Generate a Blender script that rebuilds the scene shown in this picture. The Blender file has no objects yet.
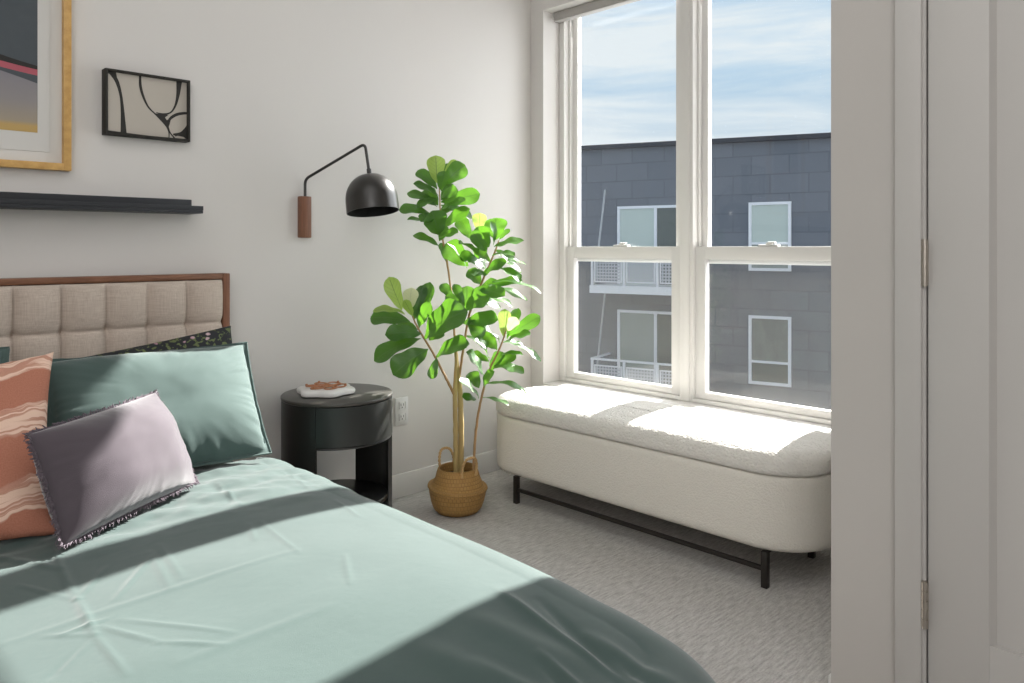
import bpy, bmesh, math, random
from mathutils import Vector, Matrix, noise
random.seed(7)
C = bpy.context.scene.collection
PI = math.pi

# ------------------------------------------------------------------ camera
H = 1.12
F = 765.0
CA, SA = math.cos(math.radians(44.5)), math.sin(math.radians(44.5))
HZ = 247.0
cd = bpy.data.cameras.new('camera')
cd.sensor_width = 36
cd.lens = F * 36 / 1024
cd.shift_y = -(341.5 - HZ) / 1024
cd.clip_start = 0.02
cd.clip_end = 500
cam = bpy.data.objects.new('camera', cd)
C.objects.link(cam)
cam.location = (0, 0, H)
cam.rotation_euler = (PI / 2, 0, -math.radians(44.5))
bpy.context.scene.camera = cam

def ray(px, py):
    u = (px - 512) / F
    return Vector((u * CA + SA, -u * SA + CA, (HZ - py) / F))
def atd(px, py, d):
    r = ray(px, py); return Vector((r.x * d, r.y * d, H + r.z * d))
def atY(px, py, Y):
    r = ray(px, py); return atd(px, py, Y / r.y)
def atX(px, py, X):
    r = ray(px, py); return atd(px, py, X / r.x)
def atZ(px, py, z):
    r = ray(px, py); return atd(px, py, (z - H) / r.z)

# ------------------------------------------------------------------ materials
def lin(c):
    if isinstance(c, str):
        c = [int(c[i:i + 2], 16) / 255 for i in (0, 2, 4)]
        c = [x / 12.92 if x <= .04045 else ((x + .055) / 1.055) ** 2.4 for x in c]
    return (c[0], c[1], c[2], 1)

class NT:
    def __init__(s, name):
        s.m = bpy.data.materials.new(name); s.m.use_nodes = True
        s.n = s.m.node_tree.nodes; s.l = s.m.node_tree.links
        s.b = s.n['Principled BSDF']; s.out = s.n['Material Output']
    def node(s, t, **kw):
        x = s.n.new(t)
        for k, v in kw.items():
            if k in x.inputs: x.inputs[k].default_value = v
            else: setattr(x, k, v)
        return x
    def link(s, a, b): s.l.new(a, b)
    def coord(s, kind='Object', scale=(1, 1, 1), rot=(0, 0, 0)):
        tc = s.node('ShaderNodeTexCoord'); mp = s.node('ShaderNodeMapping')
        mp.inputs['Scale'].default_value = scale; mp.inputs['Rotation'].default_value = rot
        s.link(tc.outputs[kind], mp.inputs['Vector']); return mp.outputs[0]
    def ramp(s, fac, stops):
        r = s.node('ShaderNodeValToRGB'); e = r.color_ramp.elements
        while len(e) < len(stops): e.new(.5)
        for q, (p, c) in zip(e, stops): q.position = p; q.color = lin(c)
        s.link(fac, r.inputs[0]); return r.outputs[0]
    def bump(s, h, strength=.3, dist=.01):
        b = s.node('ShaderNodeBump'); b.inputs['Strength'].default_value = strength; b.inputs['Distance'].default_value = dist
        s.link(h, b.inputs['Height']); s.link(b.outputs[0], s.b.inputs['Normal']); return b
    def noise(s, vec, scale, detail=3, rough=.5):
        x = s.node('ShaderNodeTexNoise'); x.inputs['Scale'].default_value = scale
        x.inputs['Detail'].default_value = detail; x.inputs['Roughness'].default_value = rough
        s.link(vec, x.inputs['Vector']); return x
    def mixc(s, fac, a, b):
        m = s.node('ShaderNodeMix', data_type='RGBA')
        for sock, v in ((m.inputs[0], fac), (m.inputs[6], a), (m.inputs[7], b)):
            if hasattr(v, 'node'): s.link(v, sock)
            else: sock.default_value = v if isinstance(v, float) else lin(v)
        return m.outputs[2]

def mat(name, col, rough=.5, metal=0, var=None, vscale=3, bump=None, coord='Object', scale=(1, 1, 1), spec=.5, sheen=0):
    t = NT(name)
    t.b.inputs['Base Color'].default_value = lin(col)
    t.b.inputs['Roughness'].default_value = rough
    t.b.inputs['Metallic'].default_value = metal
    t.b.inputs['Specular IOR Level'].default_value = spec
    if sheen:
        t.b.inputs['Sheen Weight'].default_value = sheen
    v = t.coord(coord, scale)
    n = t.noise(v, vscale, 4)
    c2 = var if var else [x * .96 for x in lin(col)[:3]]
    t.link(t.mixc(n.outputs[0], col, c2), t.b.inputs['Base Color'])
    if bump:
        bs, st, dist = bump
        nb = t.noise(v, bs, 4); t.bump(nb.outputs[0], st, dist)
    return t.m

M = {}
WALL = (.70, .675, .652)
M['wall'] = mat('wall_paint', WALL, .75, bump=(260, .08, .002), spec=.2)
M['closet_wall'] = mat('wall_paint_shaded', (.53, .505, .48), .75, bump=(260, .08, .002), spec=.2)  # wall colour darkened to stand in for the weaker light here
M['ceiling'] = mat('ceiling_paint', (.82, .81, .79), .85)
M['trim'] = mat('trim_paint', (.74, .725, .70), .45)
M['door'] = mat('door_paint_shaded', (.525, .508, .488), .5)  # door and casing shade put into a darker base colour
M['vinyl'] = mat('window_vinyl', (.78, .765, .74), .4)
M['blind'] = mat('blind_fabric', (.42, .40, .38), .8, bump=(300, .2, .002))
M['black_metal'] = mat('black_metal', (.016, .012, .010), .42, spec=.5)
M['lamp_metal'] = mat('lamp_bronze_black', (.022, .02, .018), .28, spec=.6)
M['lamp_in'] = mat('lamp_inside', (.006, .006, .006), .6)
M['bulb'] = mat('bulb_glass', (.5, .48, .44), .3)
M['shelf'] = mat('black_painted_wood', (.021, .023, .028), .5, scale=(1, 12, 12), bump=(20, .15, .003))
M['hinge'] = mat('satin_nickel', (.5, .46, .41), .32, metal=1)
M['plastic'] = mat('outlet_plastic', (.74, .73, .72), .35)
M['dark'] = mat('slot_dark', (.03, .03, .03), .6)

def wood(name, a, b, scale, rough=.45):
    t = NT(name)
    v = t.coord('Object', scale)
    n = t.noise(v, 6, 6, .6)
    t.link(t.ramp(n.outputs[0], [(.3, a), (.7, b)]), t.b.inputs['Base Color'])
    t.b.inputs['Roughness'].default_value = rough
    t.bump(n.outputs[0], .1, .003)
    return t.m
M['walnut_h'] = wood('walnut_rail', (.13, .052, .026), (.27, .125, .068), (2, 25, 25))
M['walnut_v'] = wood('walnut_post', (.15, .06, .032), (.25, .11, .06), (25, 25, 2))
M['oak'] = wood('oak_frame', (.50, .28, .085), (.68, .42, .15), (6, 6, 6), .4)
M['black_wood'] = wood('black_frame', (.014, .012, .009), (.022, .019, .015), (6, 6, 6), .75)

def carpet():
    t = NT('carpet')
    v = t.coord('Object', (22, 130, 1))
    n = t.noise(v, 1.0, 2)
    v2 = t.coord('Object', (130, 260, 1)); n2 = t.noise(v2, 1, 3)
    v3 = t.coord('Object', (1, 1, 1)); n3 = t.noise(v3, 2, 2)
    mx = t.node('ShaderNodeMath', operation='MULTIPLY_ADD'); mx.inputs[1].default_value = .55
    t.link(n2.outputs[0], mx.inputs[0]); t.link(n.outputs[0], mx.inputs[2])
    col = t.ramp(mx.outputs[0], [(.40, (.32, .307, .293)), (.72, (.48, .462, .445)), (1.0, (.62, .60, .58))])
    t.link(t.mixc(n3.outputs[0], col, col), t.b.inputs['Base Color'])
    t.b.inputs['Roughness'].default_value = .95; t.b.inputs['Specular IOR Level'].default_value = .1
    t.bump(mx.outputs[0], .6, .01)
    return t.m
M['carpet'] = carpet()

def cloth(name, col, col2, weave=900, st=.25, rough=.8, big=.3, spec=.2, sheen=.38, shr=.4):
    t = NT(name)
    v = t.coord('Object', (1, 1, 1))
    n = t.noise(v, 5, 5); w = t.noise(v, weave, 2)
    t.link(t.mixc(n.outputs[0], col, col2), t.b.inputs['Base Color'])
    t.b.inputs['Roughness'].default_value = rough; t.b.inputs['Specular IOR Level'].default_value = spec
    t.b.inputs['Sheen Weight'].default_value = sheen; t.b.inputs['Sheen Roughness'].default_value = shr
    nb = t.noise(v, 14, 6, .6)
    m = t.node('ShaderNodeMath', operation='MULTIPLY_ADD'); m.inputs[1].default_value = .12
    t.link(w.outputs[0], m.inputs[0])
    m2 = t.node('ShaderNodeMath', operation='MULTIPLY'); m2.inputs[1].default_value = big
    t.link(nb.outputs[0], m2.inputs[0]); t.link(m2.outputs[0], m.inputs[2])
    t.bump(m.outputs[0], st, .02)
    return t.m
M['green'] = cloth('green_cotton', (.061, .090, .084), (.070, .104, .097), sheen=.38, shr=.35)
M['green_sham'] = cloth('green_sham_cotton', (.068, .105, .097), (.077, .118, .110), rough=.8, spec=.2, big=.16)
M['sheet'] = cloth('green_sheet_cotton', (.06, .13, .115), (.08, .155, .135))
M['mattress'] = cloth('mattress_ticking', (.6, .58, .55), (.65, .63, .6))
M['plum'] = cloth('plum_cotton', (.074, .060, .072), (.092, .076, .089), weave=600, big=.05, sheen=.6)
M['plum_fringe'] = cloth('plum_fringe_yarn', (.09, .07, .09), (.16, .13, .15), weave=600)

def linen():
    t = NT('beige_linen')
    v1 = t.coord('Object', (520, 520, 9)); a = t.noise(v1, 1, 2)
    v2 = t.coord('Object', (25, 25, 520)); b = t.noise(v2, 1, 2)
    m = t.node('ShaderNodeMath', operation='ADD'); t.link(a.outputs[0], m.inputs[0]); t.link(b.outputs[0], m.inputs[1])
    t.link(t.ramp(m.outputs[0], [(.35, (.36, .295, .24)), (.65, (.56, .49, .42))]), t.b.inputs['Base Color'])
    m.use_clamp = False
    mm = t.node('ShaderNodeMath', operation='MULTIPLY'); mm.inputs[1].default_value = .5
    t.link(m.outputs[0], mm.inputs[0])
    t.n.remove(t.b.inputs['Base Color'].links[0].from_node)
    t.link(t.ramp(mm.outputs[0], [(.34, (.47, .385, .325)), (.66, (.63, .545, .475))]), t.b.inputs['Base Color'])
    t.b.inputs['Roughness'].default_value = .9; t.b.inputs['Specular IOR Level'].default_value = .15
    t.bump(mm.outputs[0], .25, .004)
    return t.m
M['linen'] = linen()

def terracotta():
    t = NT('terracotta_wave_cotton')
    tc = t.node('ShaderNodeTexCoord'); sp = t.node('ShaderNodeSeparateXYZ')
    t.link(tc.outputs['UV'], sp.inputs[0])
    # wavy bands: y + sine(x) with fine strata
    def math_(op, a, b=None, c=None):
        x = t.node('ShaderNodeMath', operation=op)
        for i, q in enumerate((a, b, c)):
            if q is None: continue
            if hasattr(q, 'node'): t.link(q, x.inputs[i])
            else: x.inputs[i].default_value = q
        return x.outputs[0]
    s1 = math_('SINE', math_('MULTIPLY', sp.outputs[0], 11.0))
    n = t.noise(tc.outputs['UV'], 3.5, 3)
    y = math_('ADD', math_('MULTIPLY_ADD', s1, .048, sp.outputs[1]), math_('MULTIPLY', n.outputs[0], .22))
    fr = math_('FRACT', math_('MULTIPLY', y, 2.6))
    wide = t.ramp(fr, [(.50, (0, 0, 0)), (.53, (1, 1, 1)), (.93, (1, 1, 1)), (.97, (0, 0, 0))])
    mp = t.node('ShaderNodeCombineXYZ'); t.link(math_('MULTIPLY', sp.outputs[0], 2.0), mp.inputs[0]); t.link(math_('MULTIPLY', y, 42.0), mp.inputs[1])
    st = t.noise(mp.outputs[0], 1, 2)
    strata = t.ramp(st.outputs[0], [(.42, (0, 0, 0)), (.5, (1, 1, 1))])
    mul = t.node('ShaderNodeMix', data_type='RGBA', blend_type='MULTIPLY'); mul.inputs[0].default_value = .75
    t.link(wide, mul.inputs[6]); t.link(strata, mul.inputs[7])
    g = t.noise(tc.outputs['UV'], 140, 2)
    base = t.mixc(g.outputs[0], (.33, .125, .08), (.50, .225, .155))
    grad = t.ramp(sp.outputs[1], [(.0, (.62, .40, .30)), (.55, (1, 1, 1))])
    mg = t.node('ShaderNodeMix', data_type='RGBA', blend_type='MULTIPLY'); mg.inputs[0].default_value = .8
    t.link(t.mixc(mul.outputs[2], base, (.86, .60, .46)), mg.inputs[6])
    t.n.remove(mg); 
    t.link(t.mixc(mul.outputs[2], base, (.76, .54, .43)), t.b.inputs['Base Color'])
    t.b.inputs['Roughness'].default_value = .9; t.b.inputs['Specular IOR Level'].default_value = .1
    t.bump(g.outputs[0], .2, .004)
    return t.m
M['terracotta'] = terracotta()

def floral():
    t = NT('dark_floral_cotton')
    v = t.coord('UV', (16, 11, 1))
    vo = t.node('ShaderNodeTexVoronoi'); vo.inputs['Scale'].default_value = 1; t.link(v, vo.inputs['Vector'])
    n = t.noise(v, 2.2, 4); n2 = t.noise(v, 1.2, 2)
    sub = t.node('ShaderNodeMath', operation='MULTIPLY_ADD'); sub.inputs[1].default_value = .5
    t.link(n.outputs[0], sub.inputs[0]); t.link(vo.outputs['Distance'], sub.inputs[2])
    fl = t.ramp(sub.outputs[0], [(.38, (1, 1, 1)), (.46, (0, 0, 0))])
    lv = t.ramp(n.outputs[0], [(.54, (0, 0, 0)), (.58, (1, 1, 1))])
    base = t.mixc(lv, (.018, .02, .024), (.13, .16, .06))
    flc = t.ramp(n2.outputs[0], [(.4, (.62, .48, .50)), (.6, (.48, .28, .34))])
    t.link(t.mixc(fl, base, flc), t.b.inputs['Base Color'])
    t.b.inputs['Roughness'].default_value = .85
    return t.m
M['floral'] = floral()

def boucle(name, sc, st, c=(.80, .775, .73)):
    t = NT(name)
    v = t.coord('Object')
    vo = t.node('ShaderNodeTexVoronoi'); vo.inputs['Scale'].default_value = sc; t.link(v, vo.inputs['Vector'])
    n = t.noise(v, sc * .8, 4)
    m = t.node('ShaderNodeMath', operation='SUBTRACT'); t.link(n.outputs[0], m.inputs[0]); t.link(vo.outputs['Distance'], m.inputs[1])
    t.link(t.mixc(n.outputs[0], [x * .9 for x in c], c), t.b.inputs['Base Color'])
    t.b.inputs['Roughness'].default_value = .95; t.b.inputs['Specular IOR Level'].default_value = .05
    t.bump(m.outputs[0], st, .0035)
    return t.m
M['boucle_lid'] = boucle('boucle_lid', 120, .9)
M['boucle'] = boucle('boucle_body', 170, .45, (.80, .765, .70))

def basket():
    t = NT('seagrass_weave')
    v = t.coord('UV', (46, 26, 1))
    br = t.node('ShaderNodeTexBrick'); t.link(v, br.inputs['Vector'])
    br.inputs['Scale'].default_value = 1; br.inputs['Mortar Size'].default_value = .12; br.inputs['Mortar Smooth'].default_value = .8
    br.inputs['Brick Width'].default_value = 1; br.inputs['Row Height'].default_value = 1
    br.inputs['Color1'].default_value = lin((.50, .30, .10)); br.inputs['Color2'].default_value = lin((.40, .22, .065)); br.inputs['Mortar'].default_value = lin((.16, .08, .02))
    n = t.noise(v, .35, 3)
    t.link(t.mixc(n.outputs[0], br.outputs[0], (.44, .245, .075)), t.b.inputs['Base Color'])
    t.b.inputs['Roughness'].default_value = .7
    inv = t.node('ShaderNodeMath', operation='SUBTRACT'); inv.inputs[0].default_value = 1; t.link(br.outputs['Fac'], inv.inputs[1])
    t.bump(inv.outputs[0], .7, .006)
    return t.m
M['basket'] = basket()
M['rope'] = mat('seagrass_rope', (.42, .25, .10), .8, var=(.62, .42, .2), vscale=60, bump=(120, .6, .004))
M['soil'] = mat('moss_soil', (.08, .055, .03), .95, bump=(60, .6, .01))
M['bark'] = mat('bark', (.30, .20, .07), .75, var=(.55, .42, .18), vscale=25, scale=(1, 1, .4), bump=(60, .5, .006))
M['twig'] = mat('brown_twig', (.30, .17, .07), .7, var=(.42, .26, .12), vscale=30)

def leafmat(name, a, b, vein, tl, rough=.3, mixf=.32):
    t = NT(name)
    tc = t.node('ShaderNodeTexCoord'); sp = t.node('ShaderNodeSeparateXYZ'); t.link(tc.outputs['UV'], sp.inputs[0])
    def ma(op, a_, b_=None, c_=None):
        x = t.node('ShaderNodeMath', operation=op)
        for i, q in enumerate((a_, b_, c_)):
            if q is None: continue
            if hasattr(q, 'node'): t.link(q, x.inputs[i])
            else: x.inputs[i].default_value = q
        return x.outputs[0]
    au = ma('ABSOLUTE', ma('SUBTRACT', sp.outputs[0], .5))
    mid = ma('LESS_THAN', au, .022)
    w = ma('FRACT', ma('MULTIPLY', ma('SUBTRACT', sp.outputs[1], ma('MULTIPLY', au, .55)), 7.0))
    side = ma('LESS_THAN', w, .09)
    ve = ma('MAXIMUM', mid, ma('MULTIPLY', side, .6))
    at = t.node('ShaderNodeAttribute', attribute_name='tint')
    n = t.noise(tc.outputs['UV'], 3, 3)
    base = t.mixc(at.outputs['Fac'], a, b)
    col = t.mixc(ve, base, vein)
    t.link(col, t.b.inputs['Base Color'])
    t.b.inputs['Roughness'].default_value = rough; t.b.inputs['Specular IOR Level'].default_value = .6
    hb = ma('ADD', n.outputs[0], ma('MULTIPLY', ve, -.5))
    t.bump(hb, .25, .006)
    tr = t.node('ShaderNodeBsdfTranslucent')
    t.link(t.mixc(ve, tl, [x * .45 for x in tl]), tr.inputs['Color'])
    mx = t.node('ShaderNodeMixShader'); mx.inputs[0].default_value = mixf
    t.link(t.b.outputs[0], mx.inputs[1]); t.link(tr.outputs[0], mx.inputs[2]); t.link(mx.outputs[0], t.out.inputs[0])
    return t.m
M['leaf'] = leafmat('fig_leaf', (.018, .07, .014), (.085, .22, .03), (.09, .20, .05), (.24, .60, .04), .36, .22)  # unlit and sunlit greens put into the colour, mixed per leaf by tint
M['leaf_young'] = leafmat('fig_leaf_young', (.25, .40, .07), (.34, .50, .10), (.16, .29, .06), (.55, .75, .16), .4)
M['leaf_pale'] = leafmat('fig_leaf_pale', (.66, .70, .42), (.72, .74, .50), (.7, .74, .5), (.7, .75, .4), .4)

def night_black(name, c, r):
    return mat(name, c, r, spec=.5)
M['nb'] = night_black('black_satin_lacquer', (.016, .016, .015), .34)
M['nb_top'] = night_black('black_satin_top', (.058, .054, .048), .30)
M['nb_drawer'] = night_black('black_drawer_lacquer', (.017, .019, .018), .36)
M['stone'] = mat('white_stone', (.78, .77, .75), .35)
M['copper'] = mat('copper_wood', (.34, .12, .05), .4, var=(.45, .2, .09), vscale=20)

# glass: plain transparent + mirror reflection by viewing angle (Fresnel)
def glassmat(name, tint=(1, 1, 1), ior=1.45, rf=(1, 1, 1)):
    t = NT(name)
    tr = t.node('ShaderNodeBsdfTransparent'); tr.inputs['Color'].default_value = lin(tint)
    gl = t.node('ShaderNodeBsdfGlossy'); gl.inputs['Roughness'].default_value = .01; gl.inputs['Color'].default_value = lin(rf)
    fr = t.node('ShaderNodeFresnel'); fr.inputs['IOR'].default_value = ior
    mx = t.node('ShaderNodeMixShader'); t.link(fr.outputs[0], mx.inputs[0]); t.link(tr.outputs[0], mx.inputs[1]); t.link(gl.outputs[0], mx.inputs[2])
    t.link(mx.outputs[0], t.out.inputs[0]); t.n.remove(t.b)
    return t.m
M['glass'] = glassmat('window_glass', (.98, .985, .985), 1.25)
def screenmat():
    t = NT('insect_screen')
    tr = t.node('ShaderNodeBsdfTransparent'); df = t.node('ShaderNodeBsdfDiffuse'); df.inputs['Color'].default_value = lin((.21, .19, .155))
    n = t.noise(t.coord('Object'), 900, 1)
    mr = t.node('ShaderNodeMapRange'); mr.inputs[3].default_value = .205; mr.inputs[4].default_value = .225
    t.link(n.outputs[0], mr.inputs[0])
    mx = t.node('ShaderNodeMixShader'); t.link(mr.outputs[0], mx.inputs[0]); t.link(tr.outputs[0], mx.inputs[1]); t.link(df.outputs[0], mx.inputs[2])
    t.link(mx.outputs[0], t.out.inputs[0]); t.n.remove(t.b)
    return t.m
M['screen'] = screenmat()

def shingle():
    t = NT('slate_shingles')
    v = t.coord('UV', (1, 1, 1))
    br = t.node('ShaderNodeTexBrick'); t.link(v, br.inputs['Vector'])
    br.inputs['Scale'].default_value = 1; br.inputs['Brick Width'].default_value = .95; br.inputs['Row Height'].default_value = .50
    br.inputs['Mortar Size'].default_value = .018; br.inputs['Mortar Smooth'].default_value = .3; br.offset = .5
    br.inputs['Color1'].default_value = lin((.140, .160, .195)); br.inputs['Color2'].default_value = lin((.20, .217, .25)); br.inputs['Mortar'].default_value = lin((.105, .117, .145))
    n = t.noise(v, 1.3, 5)
    t.link(t.mixc(n.outputs[0], br.outputs[0], (.175, .187, .215)), t.b.inputs['Base Color'])
    sp = t.node('ShaderNodeSeparateXYZ'); t.link(v, sp.inputs[0])
    f = t.node('ShaderNodeMath', operation='MULTIPLY'); f.inputs[1].default_value = 2.0; t.link(sp.outputs[1], f.inputs[0])
    f2 = t.node('ShaderNodeMath', operation='FRACT'); t.link(f.outputs[0], f2.inputs[0])
    f3 = t.node('ShaderNodeMath', operation='SUBTRACT'); f3.inputs[0].default_value = 1; t.link(f2.outputs[0], f3.inputs[1])
    t.b.inputs['Roughness'].default_value = .7
    t.bump(f3.outputs[0], .5, .06)
    return t.m
M['shingle'] = shingle()
M['roofcap'] = mat('dark_roof_edge', (.045, .048, .06), .6)
M['ext_white'] = mat('exterior_white_metal', (.86, .88, .93), .5)
M['ext_grey'] = mat('exterior_grey', (.40, .43, .50), .6)
M['pane_blind'] = mat('blind_behind_glass', (.52, .60, .57), .25, var=(.58, .66, .62), vscale=3, scale=(1, 1, 40))
M['pane_dark'] = mat('dark_glass', (.10, .115, .115), .12, var=(.16, .18, .17), vscale=2)
M['pane_deep'] = mat('deep_glass', (.12, .135, .13), .12, var=(.26, .28, .27), vscale=1.6, scale=(3, 3, 1))
M['pane_mid'] = mat('grey_glass', (.27, .31, .30), .15, var=(.36, .40, .38), vscale=2)
def perfor():
    t = NT('perforated_panel')
    v = t.coord('UV', (1, 1, 1))
    ck = t.node('ShaderNodeTexBrick'); t.link(v, ck.inputs['Vector']); ck.offset = 0
    ck.inputs['Scale'].default_value = 1; ck.inputs['Brick Width'].default_value = .085; ck.inputs['Row Height'].default_value = .085
    ck.inputs['Mortar Size'].default_value = .022; ck.inputs['Mortar Smooth'].default_value = .1
    t.b.inputs['Base Color'].default_value = lin((.52, .54, .60)); t.b.inputs['Roughness'].default_value = .5
    tr = t.node('ShaderNodeBsdfTransparent'); mx = t.node('ShaderNodeMixShader')
    t.link(ck.outputs['Fac'], mx.inputs[0]); t.link(tr.outputs[0], mx.inputs[1]); t.link(t.b.outputs[0], mx.inputs[2]); t.link(mx.outputs[0], t.out.inputs[0])
    return t.m
M['perf'] = perfor()
M['ground'] = mat('courtyard_ground', (.30, .29, .28), .9)
M['canvas'] = mat('cream_canvas', (.50, .455, .40), .8, var=(.46, .42, .37), vscale=8)
M['paint_black'] = mat('black_paint', (.02, .018, .016), .7)
M['mat_board'] = mat('mat_board', (.70, .68, .65), .8)
M['mat_board2'] = mat('paper_sheet', (.65, .635, .61), .8)
M['pink'] = mat('print_pink', (.42, .10, .13), .8)
M['slate'] = mat('print_slate', (.055, .066, .078), .8, var=(.085, .098, .11), vscale=14)
def printgrad():
    t = NT('print_lower_wash')
    tc = t.node('ShaderNodeTexCoord'); sp = t.node('ShaderNodeSeparateXYZ'); t.link(tc.outputs['UV'], sp.inputs[0])
    n = t.noise(tc.outputs['UV'], 30, 4)
    c = t.ramp(sp.outputs[1], [(0, (.52, .34, .10)), (.10, (.52, .34, .11)), (.16, (.36, .30, .22)), (.5, (.27, .25, .255)), (1, (.21, .20, .235))])
    t.link(t.mixc(n.outputs[0], c, (.30, .28, .26)), t.b.inputs['Base Color'])
    mxn = t.b.inputs['Base Color'].links[0].from_node
    mr = t.node('ShaderNodeMath', operation='MULTIPLY'); mr.inputs[1].default_value = .25; t.link(n.outputs[0], mr.inputs[0]); t.link(mr.outputs[0], mxn.inputs[0])
    t.b.inputs['Roughness'].default_value = .8
    return t.m
M['wash'] = printgrad()
M['rod'] = mat('pale_rod', (.5, .51, .53), .5)

# ------------------------------------------------------------------ object helpers
WL = {}
def wloc(o):
    return WL.get(o.name, Vector((0, 0, 0)))
def meta(o, label=None, cat=None, group=None, kind=None):
    if label: o['label'] = label
    if cat: o['category'] = cat
    if group: o['group'] = group
    if kind: o['kind'] = kind
    return o
def thing(name, label, cat, loc, group=None):
    o = bpy.data.objects.new(name, None); C.objects.link(o)
    o.empty_display_size = .1
    o.location = loc; WL[o.name] = Vector(loc)
    return meta(o, label, cat, group)
def obj(name, bm, m, parent=None, origin=None, smooth=True, angle=40):
    """bm is in world coordinates"""
    me = bpy.data.meshes.new(name)
    off = wloc(parent) if parent else Vector(origin if origin is not None else (0, 0, 0))
    bmesh.ops.translate(bm, verts=bm.verts, vec=-off)
    bmesh.ops.recalc_face_normals(bm, faces=bm.faces)
    if smooth:
        for f in bm.faces: f.smooth = True
        for e in bm.edges:
            if len(e.link_faces) == 2 and e.calc_face_angle(0) > math.radians(angle): e.smooth = False
    bm.to_mesh(me); bm.free()
    for q in (m if isinstance(m, (list, tuple)) else [m]): me.materials.append(q)
    o = bpy.data.objects.new(name, me); C.objects.link(o)
    if parent: o.parent = parent; WL[o.name] = off
    else: o.location = off; WL[o.name] = off
    return o
def struct(name, bm, m, parent=None, **k):
    o = obj(name, bm, m, parent, **k)
    if not parent: o['kind'] = 'structure'
    return o

def B(): return bmesh.new()
def box(bm, lo, hi, bev=0, seg=2, mi=0):
    lo = Vector(lo); hi = Vector(hi)
    r = bmesh.ops.create_cube(bm, size=1)
    s = hi - lo
    vs = r['verts']
    for v in vs: v.co = Vector((lo.x + (v.co.x + .5) * s.x, lo.y + (v.co.y + .5) * s.y, lo.z + (v.co.z + .5) * s.z))
    fs = {f for v in vs for f in v.link_faces}
    for f in fs: f.material_index = mi
    if bev:
        es = {e for v in vs for e in v.link_edges}
        bmesh.ops.bevel(bm, geom=list(es), offset=bev, segments=seg, affect='EDGES', profile=.5)
    return bm
def boxf(bm, org, ax, ay, az, lo, hi):
    """box in an arbitrary frame"""
    vs = []
    for z in (lo[2], hi[2]):
        for y in (lo[1], hi[1]):
            for x in (lo[0], hi[0]):
                vs.append(bm.verts.new(org + ax * x + ay * y + az * z))
    for q in ((0, 1, 3, 2), (4, 6, 7, 5), (0, 4, 5, 1), (2, 3, 7, 6), (0, 2, 6, 4), (1, 5, 7, 3)):
        bm.faces.new([vs[i] for i in q])
    return bm
def tube(bm, pts, rad, n=10, cap=True):
    pts = [Vector(p) for p in pts]
    if not isinstance(rad, (list, tuple)): rad = [rad] * len(pts)
    up = None; rings = []
    for i, p in enumerate(pts):
        t = (pts[min(i + 1, len(pts) - 1)] - pts[max(i - 1, 0)])
        if t.length < 1e-9: t = Vector((0, 0, 1))
        t.normalize()
        if up is None:
            up = Vector((0, 0, 1)) if abs(t.z) < .9 else Vector((1, 0, 0))
        a = (up - t * up.dot(t)).normalized(); b = t.cross(a); up = a
        rings.append([bm.verts.new(p + (a * math.cos(2 * PI * k / n) + b * math.sin(2 * PI * k / n)) * rad[i]) for k in range(n)])
    for r0, r1 in zip(rings, rings[1:]):
        for k in range(n): bm.faces.new((r0[k], r0[(k + 1) % n], r1[(k + 1) % n], r1[k]))
    if cap:
        bm.faces.new(rings[0][::-1]); bm.faces.new(rings[-1])
    return bm
def smoothpath(pts, n=8):
    """Catmull-Rom through points"""
    P = [Vector(p) for p in pts]; P = [2 * P[0] - P[1]] + P + [2 * P[-1] - P[-2]]
    out = []
    for i in range(1, len(P) - 2):
        for k in range(n):
            t = k / n
            out.append(.5 * ((2 * P[i]) + (-P[i - 1] + P[i + 1]) * t + (2 * P[i - 1] - 5 * P[i] + 4 * P[i + 1] - P[i + 2]) * t * t + (-P[i - 1] + 3 * P[i] - 3 * P[i + 1] + P[i + 2]) * t ** 3))
    out.append(P[-2]); return out
def fillet(pts, r, n=6):
    P = [Vector(p) for p in pts]; out = [P[0]]
    for a, b, c in zip(P, P[1:], P[2:]):
        d1 = (a - b).normalized(); d2 = (c - b).normalized()
        p0 = b + d1 * r; p1 = b + d2 * r
        for k in range(n + 1):
            t = k / n
            out.append(p0 * (1 - t) ** 2 + b * 2 * t * (1 - t) + p1 * t * t)
    out.append(P[-1]); return out
def lathe(bm, prof, c, n=48, a0=0, a1=2 * PI, axis=None, uv=False):
    """prof list of (r, z); closed ring unless arc"""
    c = Vector(c); full = abs(a1 - a0 - 2 * PI) < 1e-6
    m = n if full else n + 1
    rings = []
    for r, z in prof:
        rings.append([bm.verts.new(c + Vector((r * math.cos(a0 + (a1 - a0) * k / n), r * math.sin(a0 + (a1 - a0) * k / n), z))) for k in range(m)])
    ul = bm.loops.layers.uv.verify() if uv else None
    for j, (r0, r1) in enumerate(zip(rings, rings[1:])):
        for k in range(n):
            q = (r0[k], r0[(k + 1) % m], r1[(k + 1) % m], r1[k])
            f = bm.faces.new(q)
            if uv:
                N = len(prof) - 1
                for lp, (uu, vv) in zip(f.loops, ((k / n, j / N), ((k + 1) / n, j / N), ((k + 1) / n, (j + 1) / N), (k / n, (j + 1) / N))):
                    lp[ul].uv = (uu, vv)
    return rings
def grid(bm, fn, nu, nv, uv=True):
    vs = [[bm.verts.new(fn(i / nu, j / nv)) for i in range(nu + 1)] for j in range(nv + 1)]
    ul = bm.loops.layers.uv.verify() if uv else None
    for j in range(nv):
        for i in range(nu):
            f = bm.faces.new((vs[j][i], vs[j][i + 1], vs[j + 1][i + 1], vs[j + 1][i]))
            if uv:
                for lp, (a, b) in zip(f.loops, ((i, j), (i + 1, j), (i + 1, j + 1), (i, j + 1))): lp[ul].uv = (a / nu, b / nv)
    return vs
def nz(x, y, z=0.0): return noise.noise(Vector((x, y, z)))

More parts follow.
